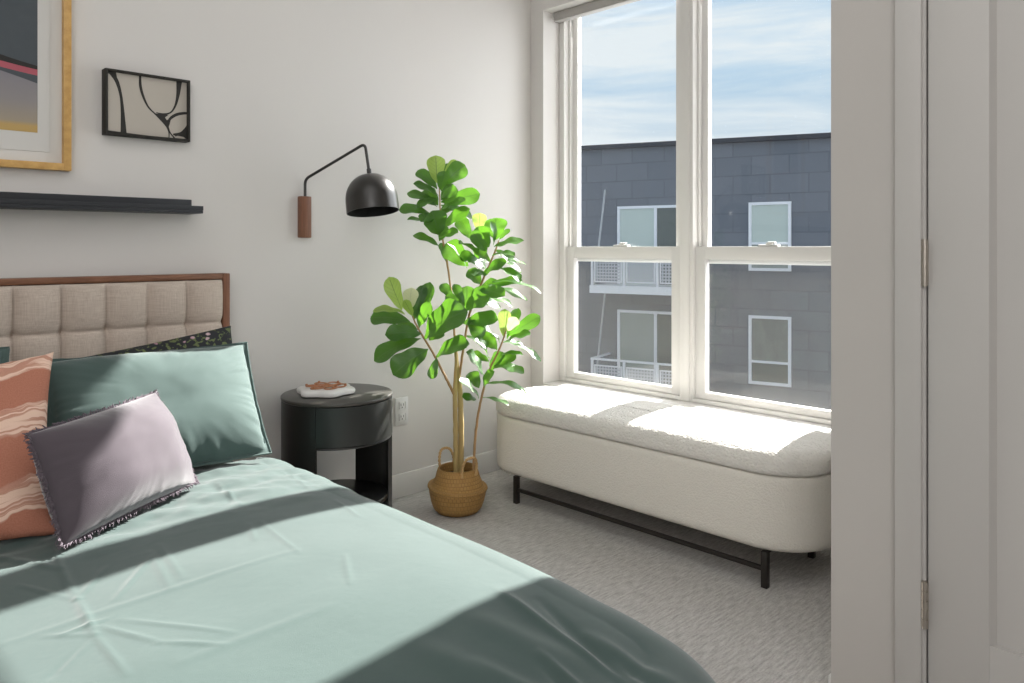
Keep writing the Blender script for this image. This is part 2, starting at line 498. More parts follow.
# ------------------------------------------------------------------ room shell
YA = 2.80          # headboard wall
XB = 2.89          # window wall (room face)
XO = 3.16          # its outer face
ZC = 2.75
XL, YF = -1.9, -2.1
XC, YC = 1.85, .780   # closet corner
OY0, OY1, OZ0, OZ1 = 1.153, 2.71, .40, 2.47
OZH = 2.345

bm = box(B(), (XL - .2, YF - .2, -.12), (XO, YA + .2, 0)); struct('floor', bm, M['carpet'], smooth=False)
bm = box(B(), (XL - .2, YF - .2, ZC), (XO, YA + .2, ZC + .15)); struct('ceiling', bm, M['ceiling'], smooth=False)
bm = box(B(), (XL - .2, YA, 0), (XO, YA + .2, ZC)); struct('wall_back', bm, M['wall'], smooth=False)
bm = box(B(), (XL - .2, YF, 0), (XL, YA, ZC)); struct('wall_left', bm, M['wall'], smooth=False)
bm = box(B(), (XL - .2, YF - .2, 0), (XO, YF, ZC)); struct('wall_front', bm, M['wall'], smooth=False)
bm = B()
box(bm, (XB, YC, 0), (XO, OY0, ZC)); box(bm, (XB, OY1, 0), (XO, YA, ZC))
box(bm, (XB, OY0, 0), (XO, OY1, OZ0)); box(bm, (XB, OY0, OZ1), (XO, OY1, ZC)); box(bm, (XB, OY0, OZH), (3.004, OY1, OZ1))
struct('wall_right', bm, M['wall'], smooth=False)
# closet block with a door in it (door opening y from DY0 to DY1)
DY1, DY0 = .563, -.23
DZ = 2.42
bm = B()
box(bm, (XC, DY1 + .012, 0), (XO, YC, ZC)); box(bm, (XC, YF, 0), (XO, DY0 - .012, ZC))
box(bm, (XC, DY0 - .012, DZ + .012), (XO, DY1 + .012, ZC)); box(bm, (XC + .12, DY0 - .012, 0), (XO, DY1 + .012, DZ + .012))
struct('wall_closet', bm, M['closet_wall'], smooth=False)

# baseboards
bm = box(B(), (XL, YA - .013, 0), (XB, YA, .105), .004); struct('baseboard_back', bm, M['trim'])
bm = box(B(), (XB - .013, YC + .013, 0), (XB, YA - .013, .105), .004); struct('baseboard_right', bm, M['trim'])
bm = box(B(), (XC + .004, YC, 0), (XB, YC + .010, .078), .004); struct('baseboard_closet', bm, M['trim'])
# window stool board
bm = box(B(), (XB - .004, OY0, OZ0 - .002), (3.06, OY1, OZ0 + .016), .003); struct('trim_1', bm, M['trim'])

# door casing
bm = B()
box(bm, (XC - .018, DY1 + .010, 0), (XC - .001, DY1 + .066, DZ + .066), .003)
box(bm, (XC - .018, DY0 - .066, 0), (XC - .001, DY0 - .003, DZ + .066), .003)
box(bm, (XC - .0175, DY0 - .004, DZ + .003), (XC - .001, DY1 + .004, DZ + .066), .003)
box(bm, (XC - .008, DY1 + .0035, 0), (XC + .06, DY1 + .0115, DZ + .003))
struct('trim_2', bm, M['door'])
# door
dr = thing('door_1', 'painted closet door with a recessed shaker panel beside the window corner', 'door', (XC, (DY0 + DY1) / 2, 0))
dr['kind'] = 'structure'
bm = B()
S = .119
x0, x1 = XC - .004, XC + .034
box(bm, (x0, DY0, .012), (x1, DY0 + S, DZ), .0015); box(bm, (x0, DY1 - S, .012), (x1, DY1, DZ), .0015)
box(bm, (x0, DY0 + S, .012), (x1, DY1 - S, .28)); box(bm, (x0, DY0 + S, DZ - S), (x1, DY1 - S, DZ))
for q in (((x0, DY1 - S, .28), (x0, DY1 - S, DZ - S), (x0 + .0185, DY1 - S - .009, DZ - S), (x0 + .0185, DY1 - S - .009, .28)),
          ((x0, DY0 + S, .28), (x0, DY0 + S, DZ - S), (x0 + .0185, DY0 + S + .009, DZ - S), (x0 + .0185, DY0 + S + .009, .28))
          ):
    bm.faces.new([bm.verts.new(p) for p in q])
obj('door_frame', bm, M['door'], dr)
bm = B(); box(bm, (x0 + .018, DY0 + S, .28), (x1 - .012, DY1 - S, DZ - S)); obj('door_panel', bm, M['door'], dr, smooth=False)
for hz in (.329, 1.085, 1.95):
    p = Vector((XC - .014, DY1 + .004, hz))
    bm = B()
    for k in range(5):
        tube(bm, [p + Vector((0, 0, -.05 + .0205 * k)), p + Vector((0, 0, -.0315 + .0205 * k))], .0072, 12)
    tube(bm, [p + Vector((0, 0, -.052)), p + Vector((0, 0, .052))], .0055, 10)
    box(bm, (XC - .0135, DY1 - .001, hz - .049), (XC + .001, DY1 + .003, hz + .049))
    obj('hinge', bm, M['hinge'], dr)['label'] = 'satin nickel butt hinge'

# ------------------------------------------------------------------ windows
def frame_rect(bm, x0, x1, y0, y1, z0, z1, wl, wr, wb, wt, bev=.002):
    box(bm, (x0, y0, z0), (x1, y0 + wl, z1), bev); box(bm, (x0, y1 - wr, z0), (x1, y1, z1), bev)
    box(bm, (x0, y0 + wl - .001, z0), (x1, y1 - wr + .001, z0 + wb), bev); box(bm, (x0, y0 + wl - .001, z1 - wt), (x1, y1 - wr + .001, z1), bev)
YM = 1.9315
ZR0, ZR1 = 1.062, 1.122
for k, (y0, y1) in enumerate(((YM, OY1), (OY0, YM))):
    w = thing('window_%d' % (k + 1), ['left double-hung white window unit above the bench', 'right double-hung white window unit beside the closet wall'][k], 'window', (3.08, (y0 + y1) / 2, OZ0))
    w['kind'] = 'structure'
    fl = .035
    bm = B(); frame_rect(bm, 3.012, 3.104, y0 + .0005, y1 - .0005, OZ0 + .017, OZ1 - .001, fl, fl, .018, .05)
    obj('window_frame', bm, M['vinyl'], w)
    # blind stops / side tracks
    bm = B()
    for yy in (y0 + fl, y1 - fl - .012): box(bm, (3.046, yy, ZR1 - .001), (3.066, yy + .012, OZ1 - .05), .001)
    obj('side_track', bm, M['vinyl'], w)
    # upper sash
    a, b = y0 + fl + .001, y1 - fl - .001
    bm = B(); frame_rect(bm, 3.068, 3.100, a, b, ZR0 + .004, OZ1 - .052, .056, .042, .045, .03)
    us = obj('upper_sash', bm, M['vinyl'], w)
    bm = B(); box(bm, (3.091, a + .054, ZR0 + .045), (3.095, b - .040, OZ1 - .08)); obj('pane', bm, M['glass'], us, smooth=False)
    # lower sash
    bm = B(); frame_rect(bm, 3.03, 3.066, a, b, OZ0 + .036, ZR1, .056, .050, .03, .058)
    ls = obj('lower_sash', bm, M['vinyl'], w)
    bm = B(); box(bm, (3.055, a + .054, OZ0 + .062), (3.059, b - .048, ZR0 + .004)); obj('pane', bm, M['glass'], ls, smooth=False)
    # outer insect screen
    bm = B(); frame_rect(bm, 3.070, 3.078, a, b, OZ0 + .036, ZR0 + .003, .02, .02, .02, .02, .001)
    sc = obj('screen_frame', bm, M['vinyl'], w)
    bm = B(); bm.faces.new([bm.verts.new(p) for p in ((3.074, a + .018, OZ0 + .05), (3.074, b - .018, OZ0 + .05), (3.074, b - .018, ZR0 - .012), (3.074, a + .018, ZR0 - .012))]); obj('insect_screen', bm, M['screen'], sc, smooth=False)
    # sash lock
    ym = (a + b) / 2 + .005
    bm = B(); box(bm, (3.034, ym - .045, ZR1), (3.062, ym + .045, ZR1 + .009), .004)
    tube(bm, [(3.048, ym, ZR1 + .008), (3.048, ym, ZR1 + .016)], .014, 14)
    box(bm, (3.036, ym - .03, ZR1 + .012), (3.056, ym + .005, ZR1 + .021), .004)
    obj('sash_lock', bm, M['vinyl'], w)
# mullion cover between the units
bm = box(B(), (3.006, YM - .018, OZ0 + .017), (3.0115, YM + .018, OZ1 - .03), .002); struct('trim_3', bm, M['vinyl'])
# roller blind
rb = thing('roller_blind', 'rolled-up grey roller blind along the top of the window', 'blind', (2.98, YM, 2.30))
bm = box(B(), (2.955, OY0 + .012, 2.297), (3.0, OY1 - .015, OZH - .002), .003); obj('cassette', bm, M['blind'], rb)
bm = B(); tube(bm, [(2.985, OY0 + .02, 2.327), (2.985, OY1 - .02, 2.327)], .012, 16); obj('roller_tube', bm, M['blind'], rb)
for yb in (OY0 + .003, OY1 - .011):
    bm = B(); box(bm, (2.95, yb, 2.31), (3.0, yb + .008, OZH - .002)); obj('bracket', bm, M['trim'], rb)

# ------------------------------------------------------------------ bed
BX0, BX1 = -.36, 1.226
HY = 2.72                # headboard front of the frame
bed = thing('bed', 'double bed with a walnut-framed button-tufted beige linen headboard against the wall', 'bed', ((BX0 + BX1) / 2, 2.0, 0))
bm = B()
box(bm, (BX0 + .026, HY, 1.003), (BX1 - .026, HY + .055, 1.024), .003)
obj('headboard_rail', bm, M['walnut_h'], bed)
for xx in (BX0, BX1 - .026):
    bm = box(B(), (xx, HY - .002, 0), (xx + .026, HY + .057, 1.024), .003); obj('headboard_post', bm, M['walnut_v'], bed)
PX0, PX1, PZ0, PZ1 = BX0 + .0275, BX1 - .0275, .30, 1.0015
sq = 0.1300; sqz = .1508
def tuft(u, v):
    x = PX1 - u * (PX1 - PX0); z = PZ1 - v * (PZ1 - PZ0)
    cx = (PX1 - x) / sq; cz = (PZ1 - z) / sqz
    ax = abs(math.sin(PI * cx)); az = abs(math.sin(PI * cz))
    h = (ax ** .30) * .5 + (ax ** .34) * (az ** .28) * .5
    ex = min(1, min(PX1 - x, x - PX0) / .012, (PZ1 - z) / .012 if v < .5 else 1)
    d = max(0, (min(cx % 1, 1 - cx % 1)) ** 2 + (min(cz % 1, 1 - cz % 1)) ** 2) ** .5
    hh = .050 * (h if cx < 10.3 else 1) - .012 * math.exp(-(d / .1) ** 2) * (.0 if cz < .4 else 1)
    return Vector((x, HY + .012 - hh, z))
bm = B(); vs = grid(bm, tuft, 280, 130); obj('headboard_cushion', bm, M['linen'], bed, angle=180)
bm = box(B(), (PX0, HY + .014, .25), (PX1, HY + .05, 1.0018)); obj('headboard_panel', bm, M['walnut_h'], bed)
for xx in (BX0 + .045, BX1 - .07):
    bm = box(B(), (xx, .725, .13), (xx + .025, HY - .003, .245), .003); obj('side_rail', bm, M['walnut_h'], bed)
bm = box(B(), (BX0 + .045, .70, .13), (BX1 - .045, .7245, .245), .003); obj('foot_rail', bm, M['walnut_h'], bed)
bm = box(B(), (BX0 + .0705, .7255, .195), (BX1 - .0705, HY - .004, .215)); obj('slat_base', bm, M['walnut_h'], bed)
for xx in (BX0 + .075, BX1 - .115):
    bm = box(B(), (xx, .73, 0), (xx + .04, .77, .194), .004); obj('leg', bm, M['walnut_v'], bed)
# mattress in a dark green fitted sheet
MT = .408
bm = box(B(), (BX0 + .07, .80, .2165), (BX1 - .07, HY - .045, MT), .05, 5)
meta(obj('mattress', bm, M['sheet'], origin=((BX0 + BX1) / 2, 1.7, .2165)), 'mattress in a dark green fitted sheet lying on the bed', 'mattress')

# duvet
DX0, DX1 = BX0 + .035, BX1 - .135   # flat edges where it starts to round over
DYF, DYH = .738, 2.25
RX = .165
creases = []
def cz_(pxa, pya, pxb, pyb, w, h):
    a = atZ(pxa, pya, .475); b = atZ(pxb, pyb, .475)
    creases.append((a.x, a.y, b.x, b.y, w, h))
for q in ((50, 547, 77, 603, .007, .0035), (77, 603, 95, 640, .007, .0035), (95, 640, 127, 683, .006, .002), (95, 640, 60, 676, .006, .002), (95, 640, 50, 683, .006, -.002),
          (100, 632, 160, 650, .006, .0022), (160, 650, 225, 652, .006, .002), (120, 625, 235, 640, .006, .0018), (77, 603, 20, 588, .006, .0015), (77, 603, 105, 570, .006, .002),
          (115, 605, 150, 562, .006, .0022), (150, 555, 170, 595, .007, .002), (160, 548, 182, 585, .007, .002), (0, 648, 300, 556, .010, .0012), (180, 670, 330, 612, .012, .0016),
          (60, 640, 105, 625, .006, .002), (40, 640, 95, 640, .006, .0012), (250, 528, 255, 545, .006, .002), (260, 525, 300, 560, .006, .0018), (345, 560, 350, 590, .006, .0018), (218, 487, 240, 508, .007, .003), (285, 470, 310, 487, .007, .002), (0, 560, 60, 572, .01, .003), (335, 497, 360, 515, .006, .002)):
    cz_(*q)
# big soft folds at the shaded foot corner
for q in ((505, 590, 650, 672, .010, .006), (540, 590, 620, 655, .012, -.005), (540, 642, 590, 676, .010, .007), (545, 650, 585, 683, .012, -.006), (470, 612, 570, 645, .030, .006), (420, 640, 520, 683, .028, .006), (560, 560, 640, 600, .022, .005), (590, 620, 700, 668, .018, .007), (480, 655, 560, 683, .018, .006), (500, 585, 545, 615, .018, .004), (620, 645, 665, 683, .012, .006)):
    cz_(*q)
def crease(x, y):
    s = 0
    for ax, ay, bx, by, w, h in creases:
        dx, dy = bx - ax, by - ay; L2 = dx * dx + dy * dy
        t = ((x - ax) * dx + (y - ay) * dy) / L2
        if t < -.2 or t > 1.2: continue
        tc = min(1, max(0, t))
        d2 = (x - ax - tc * dx) ** 2 + (y - ay - tc * dy) ** 2
        if d2 > (3.2 * w) ** 2: continue
        s += 1.05 * h * math.exp(-d2 / (w * w)) * min(1, .35 + 2.6 * tc * (1 - tc))
    return s
def topz(x, y):
    z = .484
    # crown sags to the sides and foot
    z -= .036 * max(0, (abs(x - .43) - .40) / .35) ** 2
    fy = max(0, (1.25 - y) / .55); z -= .05 * fy ** 1.6
    z += .008 * nz(x * 2.1, y * 2.1, 3) + .003 * nz(x * 6, y * 5, 9)
    # extra wrinkling toward the foot and by the head
    k = max(0, min(1, (1.05 - y) / .3)) * max(0, min(1, (x - .45) / .3))
    z += .010 * k * nz(x * 6 + y * 4, y * 9 - x * 5, 4)
    k2 = max(0, min(1, (y - 1.72) / .2))
    z += .009 * k2 * nz(x * 9, y * 16, 2) + .003 * k2 * nz(x * 25, y * 25, 7)
    z += crease(x, y)
    return z
def duv(u, v):
    cx = DX0 - .32 + u * (DX1 - DX0 + .64); cy = DYF - .34 + v * (DYH - DYF + .34)
    RC = .08
    ix = min(max(cx, DX0 + RC), DX1 - RC); iy = max(cy, DYF + RC)
    ex, ey = cx - ix, cy - iy
    dd = math.hypot(ex, ey); o = dd - RC
    if o > 0: qx, qy = ix + ex / dd * RC, iy + ey / dd * RC
    else: qx, qy = cx, cy
    ox, oy = cx - qx, cy - qy
    o = max(0, o)
    z = topz(qx, qy)
    R = RX
    if o > 0:
        ux, uy = ox / o, oy / o
        arc = R * PI / 2
        if o < arc:
            th = o / R; h = R * math.sin(th); dz = R * (1 - math.cos(th))
        else: h = R + .06 * (o - arc); dz = R + (o - arc)
        ext = max(0, o - arc * .5)
        s = cy if abs(ox) > abs(oy) else cx
        wob = .10 * ext * nz(s * 5.5, 1.7, 5) + .05 * ext * nz(s * 13, 3.1, 5)
        h += wob
        return Vector((qx + ux * h, qy + uy * h, max(.13, z - dz)))
    if v > .985: z -= (v - .985) / .015 * .012
    return Vector((qx, qy, z))
bm = B(); grid(bm, duv, 430, 430)
du = obj('duvet', bm, M['green'], origin=(.43, 1.45, .48), angle=180)
meta(du, 'sage green cotton duvet spread over the bed with long sun and shadow bands', 'duvet')
md = du.modifiers.new('thick', 'SOLIDIFY'); md.thickness = .018; md.offset = -1

# ------------------------------------------------------------------ pillows
def pillow(name, BL, BR, TR, TL, thick, m, label, cat, pinch=.05, puff=.5, wr=.006, seed=1, group=None, n=70, flange=0, ear=0.0, root=None):
    BL, BR, TR, TL = [Vector(p) for p in (BL, BR, TR, TL)]
    c = (BL + BR + TR + TL) / 4
    nrm = ((BR - BL + TR - TL).cross(TL - BL + TR - BR)).normalized()
    if nrm.y > 0 and abs(nrm.y) > .05: nrm = -nrm
    W = (BR - BL + TR - TL).length / 2
    def f(u, v, side):
        a, b = 2 * u - 1, 2 * v - 1
        # sides bow inward between the corners
        a2 = a * (1 - pinch * (1 - b * b) * abs(a)); b2 = b * (1 - pinch * (1 - a * a) * abs(b))
        uu, vv = (a2 + 1) / 2, (b2 + 1) / 2
        p = BL * (1 - uu) * (1 - vv) + BR * uu * (1 - vv) + TR * uu * vv + TL * (1 - uu) * vv
        fa, fb = (1 - flange), (1 - flange)
        ra, rb_ = min(1, abs(a) / fa), min(1, abs(b) / fb)
        e = max(0, (1 - ra ** 2.4)) * max(0, (1 - rb_ ** 2.4))
        t = e ** puff
        edge = min(1 - ra, 1 - rb_)
        wn = nz(a * 1.6 + seed, b * 1.6, seed * 3.1) * 2 * wr + wr * .3 * nz(a * 5 + seed, b * 4, seed)
        # puckers radiating from the edges and corners
        pk = wr * 1.7 * math.exp(-edge * 7) * nz(math.atan2(b, a) * 11 + seed, edge * 2, seed)
        d = side * (thick / 2) * t * 1.0 + (wn + pk) * t ** .5
        if t <= 0: d = .004 * nz(a * 5, b * 5, seed)
        return p + nrm * d
    bm = B()
    ul = bm.loops.layers.uv.verify()
    def remap(t): # denser at edges
        return .5 - .5 * math.cos(PI * t) if False else t
    F_ = [[bm.verts.new(f(i / n, j / n, 1)) for i in range(n + 1)] for j in range(n + 1)]
    K_ = [[F_[j][i] if (i in (0, n) or j in (0, n)) else bm.verts.new(f(i / n, j / n, -1)) for i in range(n + 1)] for j in range(n + 1)]
    for G, fl in ((F_, 0), (K_, 1)):
        for j in range(n):
            for i in range(n):
                q = [(j, i), (j, i + 1), (j + 1, i + 1), (j + 1, i)]
                if fl: q = q[::-1]
                fc = bm.faces.new([G[a][b] for a, b in q])
                for lp, (jj, ii) in zip(fc.loops, q): lp[ul].uv = (ii / n, jj / n)
    rim = [F_[0][i].co.copy() for i in range(n)] + [F_[j][n].co.copy() for j in range(n)] + [F_[n][i].co.copy() for i in range(n, 0, -1)] + [F_[j][0].co.copy() for j in range(n, 0, -1)]
    if root is not None:
        o = obj(name, bm, m, root, angle=180)
    else:
        o = obj(name, bm, m, origin=c, angle=180); meta(o, label, cat, group)
    return o, rim, c, nrm

# dark floral pillow against the headboard
pillow('pillow', (.53, 2.50, .47), (1.19, 2.50, .47), (1.175, 2.60, .845), (.55, 2.615, .762), .14, M['floral'],
       'dark floral print pillow propped behind the right green sham', 'pillow', .03, .45, .004, 3)
def sham(BL, BR, TR, TL, label, seed):
    o, rim, c, nr = pillow('pillow', BL, BR, TR, TL, .165, M['green_sham'], label, 'pillow', .035, .45, .006, seed, 'green cotton shams', flange=.045, n=90)
    bm = B(); 
    tube(bm, rim + [rim[0]], .0028, 6, False); obj('seam', bm, M['green_sham'], o)
    return o
sham((.50, 2.14, .505), (1.105, 2.165, .495), (1.139, 2.40, .807), (.5475, 2.415, .807), 'large sage green pillow propped beside the headboard post, right of the rust cushion', 5)
sham((-.23, 2.16, .50), (.44, 2.15, .505), (.49, 2.48, .843), (-.20, 2.50, .84), 'green pillow mostly hidden behind the rust wave cushion', 8)
# rust cushion
pillow('cushion', (-.01, 1.935, .492), (.468, 1.907, .487), (.540, 2.235, .850), (.06, 2.25, .800), .13, M['terracotta'],
       'rust square cushion with cream wavy stripes at the left edge of the bed', 'cushion', .075, .5, .005, 11)
# plum fringed cushion
CB = [(.458, 1.82, .490), (.826, 2.045, .495), (.765, 2.165, .722), (.425, 1.955, .705)]
CB = [tuple(Vector(p) + Vector((-.011, -.036, .009))) for p in CB]
cc = sum((Vector(p) for p in CB), Vector()) / 4
pc = thing('cushion', 'small plum lumbar cushion with frayed fringe lying before the rust cushion', 'cushion', cc)
o, rim, c, nr = pillow('cushion_cover', *CB, .20, M['plum'], None, None, .035, .62, .004, 21, root=pc)
bm = B()
rnd = random.Random(5)
N = len(rim)
for i in range(N * 3):
    k = i // 3; p = rim[k].lerp(rim[(k + 1) % N], (i % 3) / 3 + rnd.random() * .3)
    out = (p - c); out -= nr * out.dot(nr); out.normalize()
    tang = (rim[(k + 1) % N] - rim[k]).normalized()
    L = rnd.uniform(.005, .015)
    d = (out * 1 + tang * rnd.uniform(-.7, .7) + nr * rnd.uniform(-.7, .7)).normalized()
    d2 = (d + Vector((0, 0, -.5)) + tang * rnd.uniform(-.8, .8)).normalized()
    tube(bm, [p - out * .003, p + d * L * .5, p + d * L * .5 + d2 * L * .5], [.0017, .0015, .0009], 4)
obj('fringe', bm, M['plum_fringe'], pc)['label'] = 'frayed dark yarn fringe'

# ------------------------------------------------------------------ wall pieces
def wallbox(bm, x0, x1, z0, z1, y0, y1, bev=0): box(bm, (x0, y0, z0), (x1, y1, z1), bev); return bm
YW = YA - .001
# large oak framed print
gx1, gz0 = .719, 1.366
gx0, gz1 = .13, 2.16
gp = thing('framed_print', 'large oak-framed abstract print in a white mat, above the black ledge', 'picture', ((gx0 + gx1) / 2, YW, gz0))
def ring(bm, x0, x1, z0, z1, w, y0, y1, bev=.002):
    box(bm, (x0, y0, z0), (x0 + w, y1, z1), bev); box(bm, (x1 - w, y0, z0), (x1, y1, z1), bev)
    box(bm, (x0 + w - .001, y0 + .0004, z0), (x1 - w + .001, y1, z0 + w), bev); box(bm, (x0 + w - .001, y0 + .0004, z1 - w), (x1 - w + .001, y1, z1), bev)
bm = B(); ring(bm, gx0, gx1, gz0, gz1, .023, YW - .035, YW); obj('frame', bm, M['oak'], gp)
bm = box(B(), (gx0 + .02, YW - .012, gz0 + .02), (gx1 - .02, YW - .002, gz1 - .02)); obj('mat_board', bm, M['mat_board'], gp, smooth=False)
bm = box(B(), (gx0 + .057, YW - .0145, gz0 + .057), (gx1 - .057, YW - .0125, gz1 - .057)); ps = obj('paper_sheet', bm, M['mat_board2'], gp, smooth=False)
ax0, ax1, az0, az1 = gx0 + .092, gx1 - .092, 1.482, 2.055
# print: wash below, slate above, black and pink bands
bm = B(); ul = bm.loops.layers.uv.verify()
def strip(pts_top, pts_bot, y, mi):
    n = len(pts_top)
    a = [bm.verts.new((x, y, z)) for x, z in pts_top]; b = [bm.verts.new((x, y, z)) for x, z in pts_bot]
    for i in range(n - 1):
        f = bm.faces.new((b[i], b[i + 1], a[i + 1], a[i])); f.material_index = mi
        for lp in f.loops: lp[ul].uv = ((lp.vert.co.x - ax0) / (ax1 - ax0), (lp.vert.co.z - az0) / .20)
YP = YW - .0152
xs = [ax0 + (ax1 - ax0) * i / 20 for i in range(21)]
def cur(a, b, c): return [(x, a + b * ((x - ax1) / .2) + c * ((x - ax1) / .2) ** 2) for x in xs]
bt = cur(1.694, -.030, .02); bb = cur(1.682, -.020, .012)
pk0 = cur(1.682, -.020, .012); pk1 = cur(1.663, -.020, .010)
k0 = cur(1.663, -.020, .010); k1 = cur(1.638, -.058, -.01)
strip([(x, az1) for x in xs], bt, YP, 1); strip(bt, bb, YP, 2); strip(pk0, pk1, YP, 3); strip(k0, [(x, min(z, zz)) for (x, z), (_, zz) in zip(k1, k0)], YP, 1)
strip([(x, min(z, zz)) for (x, z), (_, zz) in zip(k1, k0)], [(x, az0) for x in xs], YP, 0)
obj('print', bm, [M['wash'], M['slate'], M['paint_black'], M['pink']], gp, smooth=False)
# small black framed abstract
bx0, bx1, bz0, bz1 = .818, 1.098, 1.496, 1.716
bp = thing('framed_canvas', 'small black-framed abstract of black curves on cream, right of the oak-framed print', 'picture', ((bx0 + bx1) / 2, YW, bz0))
bm = B(); ring(bm, bx0, bx1, bz0, bz1, .008, YW - .040, YW, .001); obj('frame', bm, M['black_wood'], bp)
cv0, cv1, cw0, cw1 = bx0 + .008, bx1 - .008, bz0 + .008, bz1 - .008
bm = box(B(), (cv0, YW - .026, cw0), (cv1, YW - .004, cw1)); obj('canvas', bm, M['canvas'], bp, smooth=False)
bm = B()
YS = YW - .0264
def P2(u, v): return (cv0 + u * (cv1 - cv0), cw1 - v * (cw1 - cw0))
lay = [0]
def poly(pts):
    lay[0] += 1
    y = YS - .00004 * lay[0]
    bm.faces.new([bm.verts.new((P2(*p)[0], y, P2(*p)[1])) for p in pts])
def stroke(pts, n=8):
    """pts (u, v, width) -> smooth ribbon"""
    lay[0] += 1
    y = YS - .00004 * lay[0]
    Q = smoothpath([Vector(p) for p in pts], n)
    L = []; R_ = []
    for i, q in enumerate(Q):
        t = Q[min(i + 1, len(Q) - 1)] - Q[max(i - 1, 0)]
        tx, tz = t.x * (cv1 - cv0), -t.y * (cw1 - cw0); l = math.hypot(tx, tz) or 1
        nx, nzz = -tz / l, tx / l
        x, z = P2(q.x, q.y); w = q.z * .5 * (cw1 - cw0)
        cl = lambda X, Z: (min(max(X, cv0), cv1), y, min(max(Z, cw0), cw1))
        L.append(bm.verts.new(cl(x + nx * w, z + nzz * w))); R_.append(bm.verts.new(cl(x - nx * w, z - nzz * w)))
    for i in range(len(Q) - 1):
        bm.faces.new((L[i], L[i + 1], R_[i + 1], R_[i]))
# coordinates in the canvas, u right, v down
stroke([(.01, -.02, .03), (.06, .03, .07), (.12, .15, .06), (.165, .36, .045), (.185, .60, .055), (.195, .85, .08), (.20, 1.02, .10)])
poly([(0, 0), (.11, 0), (.13, .16), (.06, .05), (0, .03)])
stroke([(.40, -.02, .035), (.405, .17, .045), (.44, .34, .04), (.50, .50, .03), (.58, .60, .025), (.66, .68, .05), (.73, .79, .03), (.765, .90, .02), (.765, 1.02, .016)])
stroke([(.60, .585, .012), (.70, .595, .03), (.79, .55, .025), (.85, .42, .035), (.885, .22, .06), (.90, -.02, .10)])
poly([(.60, .60), (.76, .60), (.715, .65), (.74, .695), (.80, .625), (.77, .78), (.755, .83), (.70, .72)])
stroke([(.735, .76, .03), (.79, .65, .045), (.87, .575, .05), (.96, .54, .045), (1.02, .53, .04)])
stroke([(.755, .80, .02), (.78, .90, .02), (.83, .98, .025), (.86, 1.02, .03)])
stroke([(1.02, .74, .04), (.98, .83, .055), (.92, .90, .05), (.82, .93, .03)])
poly([(.82, .92), (.93, .90), (1.0, .82), (1.0, 1.0), (.96, .955), (.88, .945), (.85, .96)])
stroke([(0.0, .985, .035), (.5, 1.0, .02), (1, .995, .02)])
obj('black_strokes', bm, M['paint_black'], bp, smooth=False)
# picture ledge
sx1 = 1.113
lg = thing('picture_ledge', 'long black empty picture ledge on the wall over the headboard', 'shelf', (.5, YW, 1.24))
bm = box(B(), (-.35, YW - .115, 1.238), (sx1, YW, 1.249), .001); obj('shelf_board', bm, M['shelf'], lg)
bm = box(B(), (-.35, YW - .116, 1.2492), (sx1 + .0005, YW - .104, 1.264), .001); obj('front_lip', bm, M['shelf'], lg)
bm = box(B(), (-.35, YW - .014, 1.2492), (sx1, YW, 1.291), .001); obj('back_board', bm, M['shelf'], lg)

# wall lamp
lp = thing('wall_lamp', 'black dome swing-arm wall lamp on a walnut wall block above the nightstand', 'lamp', (1.56, YW, 1.24))
bm = box(B(), (1.540, YW - .030, 1.157), (1.588, YW, 1.324), .004); obj('wall_mount', bm, M['walnut_v'], lp)
cx_ = 1.566
tip = atd(369, 171, 3.0)
elbow = atd(365, 143.5, 3.0)
low = Vector((cx_, YW - .016, atY(303, 179, YW - .016).z))
pth = fillet([(cx_, YW - .016, 1.32), low, elbow, tip], .022, 7)
bm = B(); tube(bm, pth, .0058, 12); obj('arm', bm, M['lamp_metal'], lp)
tc_ = Vector((-.57, -.82, 0)); rt_ = Vector((.713, -.701, 0))
axis = (Vector((0, 0, -1)) + tc_ * .135 + rt_ * .10).normalized()
bm = B()
Rr, Hh = .1015, .152
prof = []
for k in range(15):
    a = k / 14 * PI / 2
    prof.append((Rr * math.sin(a) ** .92 if k else .0005, -.105 * (1 - math.cos(a))))
prof += [(Rr * 1.005, -.13), (Rr, -Hh)]
inner = [(Rr - .0022, -Hh)] + [(max(.0004, r - .0022), z - .0022) for r, z in prof[::-1][1:]]
q = Vector((0, 0, -1)).rotation_difference(axis)
def lathe_q(prof_, at, mtl, name, n=64):
    b = B(); lathe(b, prof_, (0, 0, 0), n)
    for v in b.verts: v.co = q @ v.co + at
    return obj(name, b, mtl, lp, angle=50)
top = tip + axis * .012
sh = lathe_q(prof + inner[:1], top, M['lamp_metal'], 'lamp_shade')
lathe_q(inner, top, M['lamp_in'], 'shade_lining')
lathe_q([(.0005, .02), (.009, .02), (.009, 0), (.013, -.001), (.013, -.004)], top, M['lamp_metal'], 'shade_joint', 20)
lathe_q([(.0005, -.03), (.016, -.031), (.016, -.06), (.024, -.07), (.028, -.09), (.02, -.11), (.0005, -.116)], top, M['bulb'], 'bulb', 24)

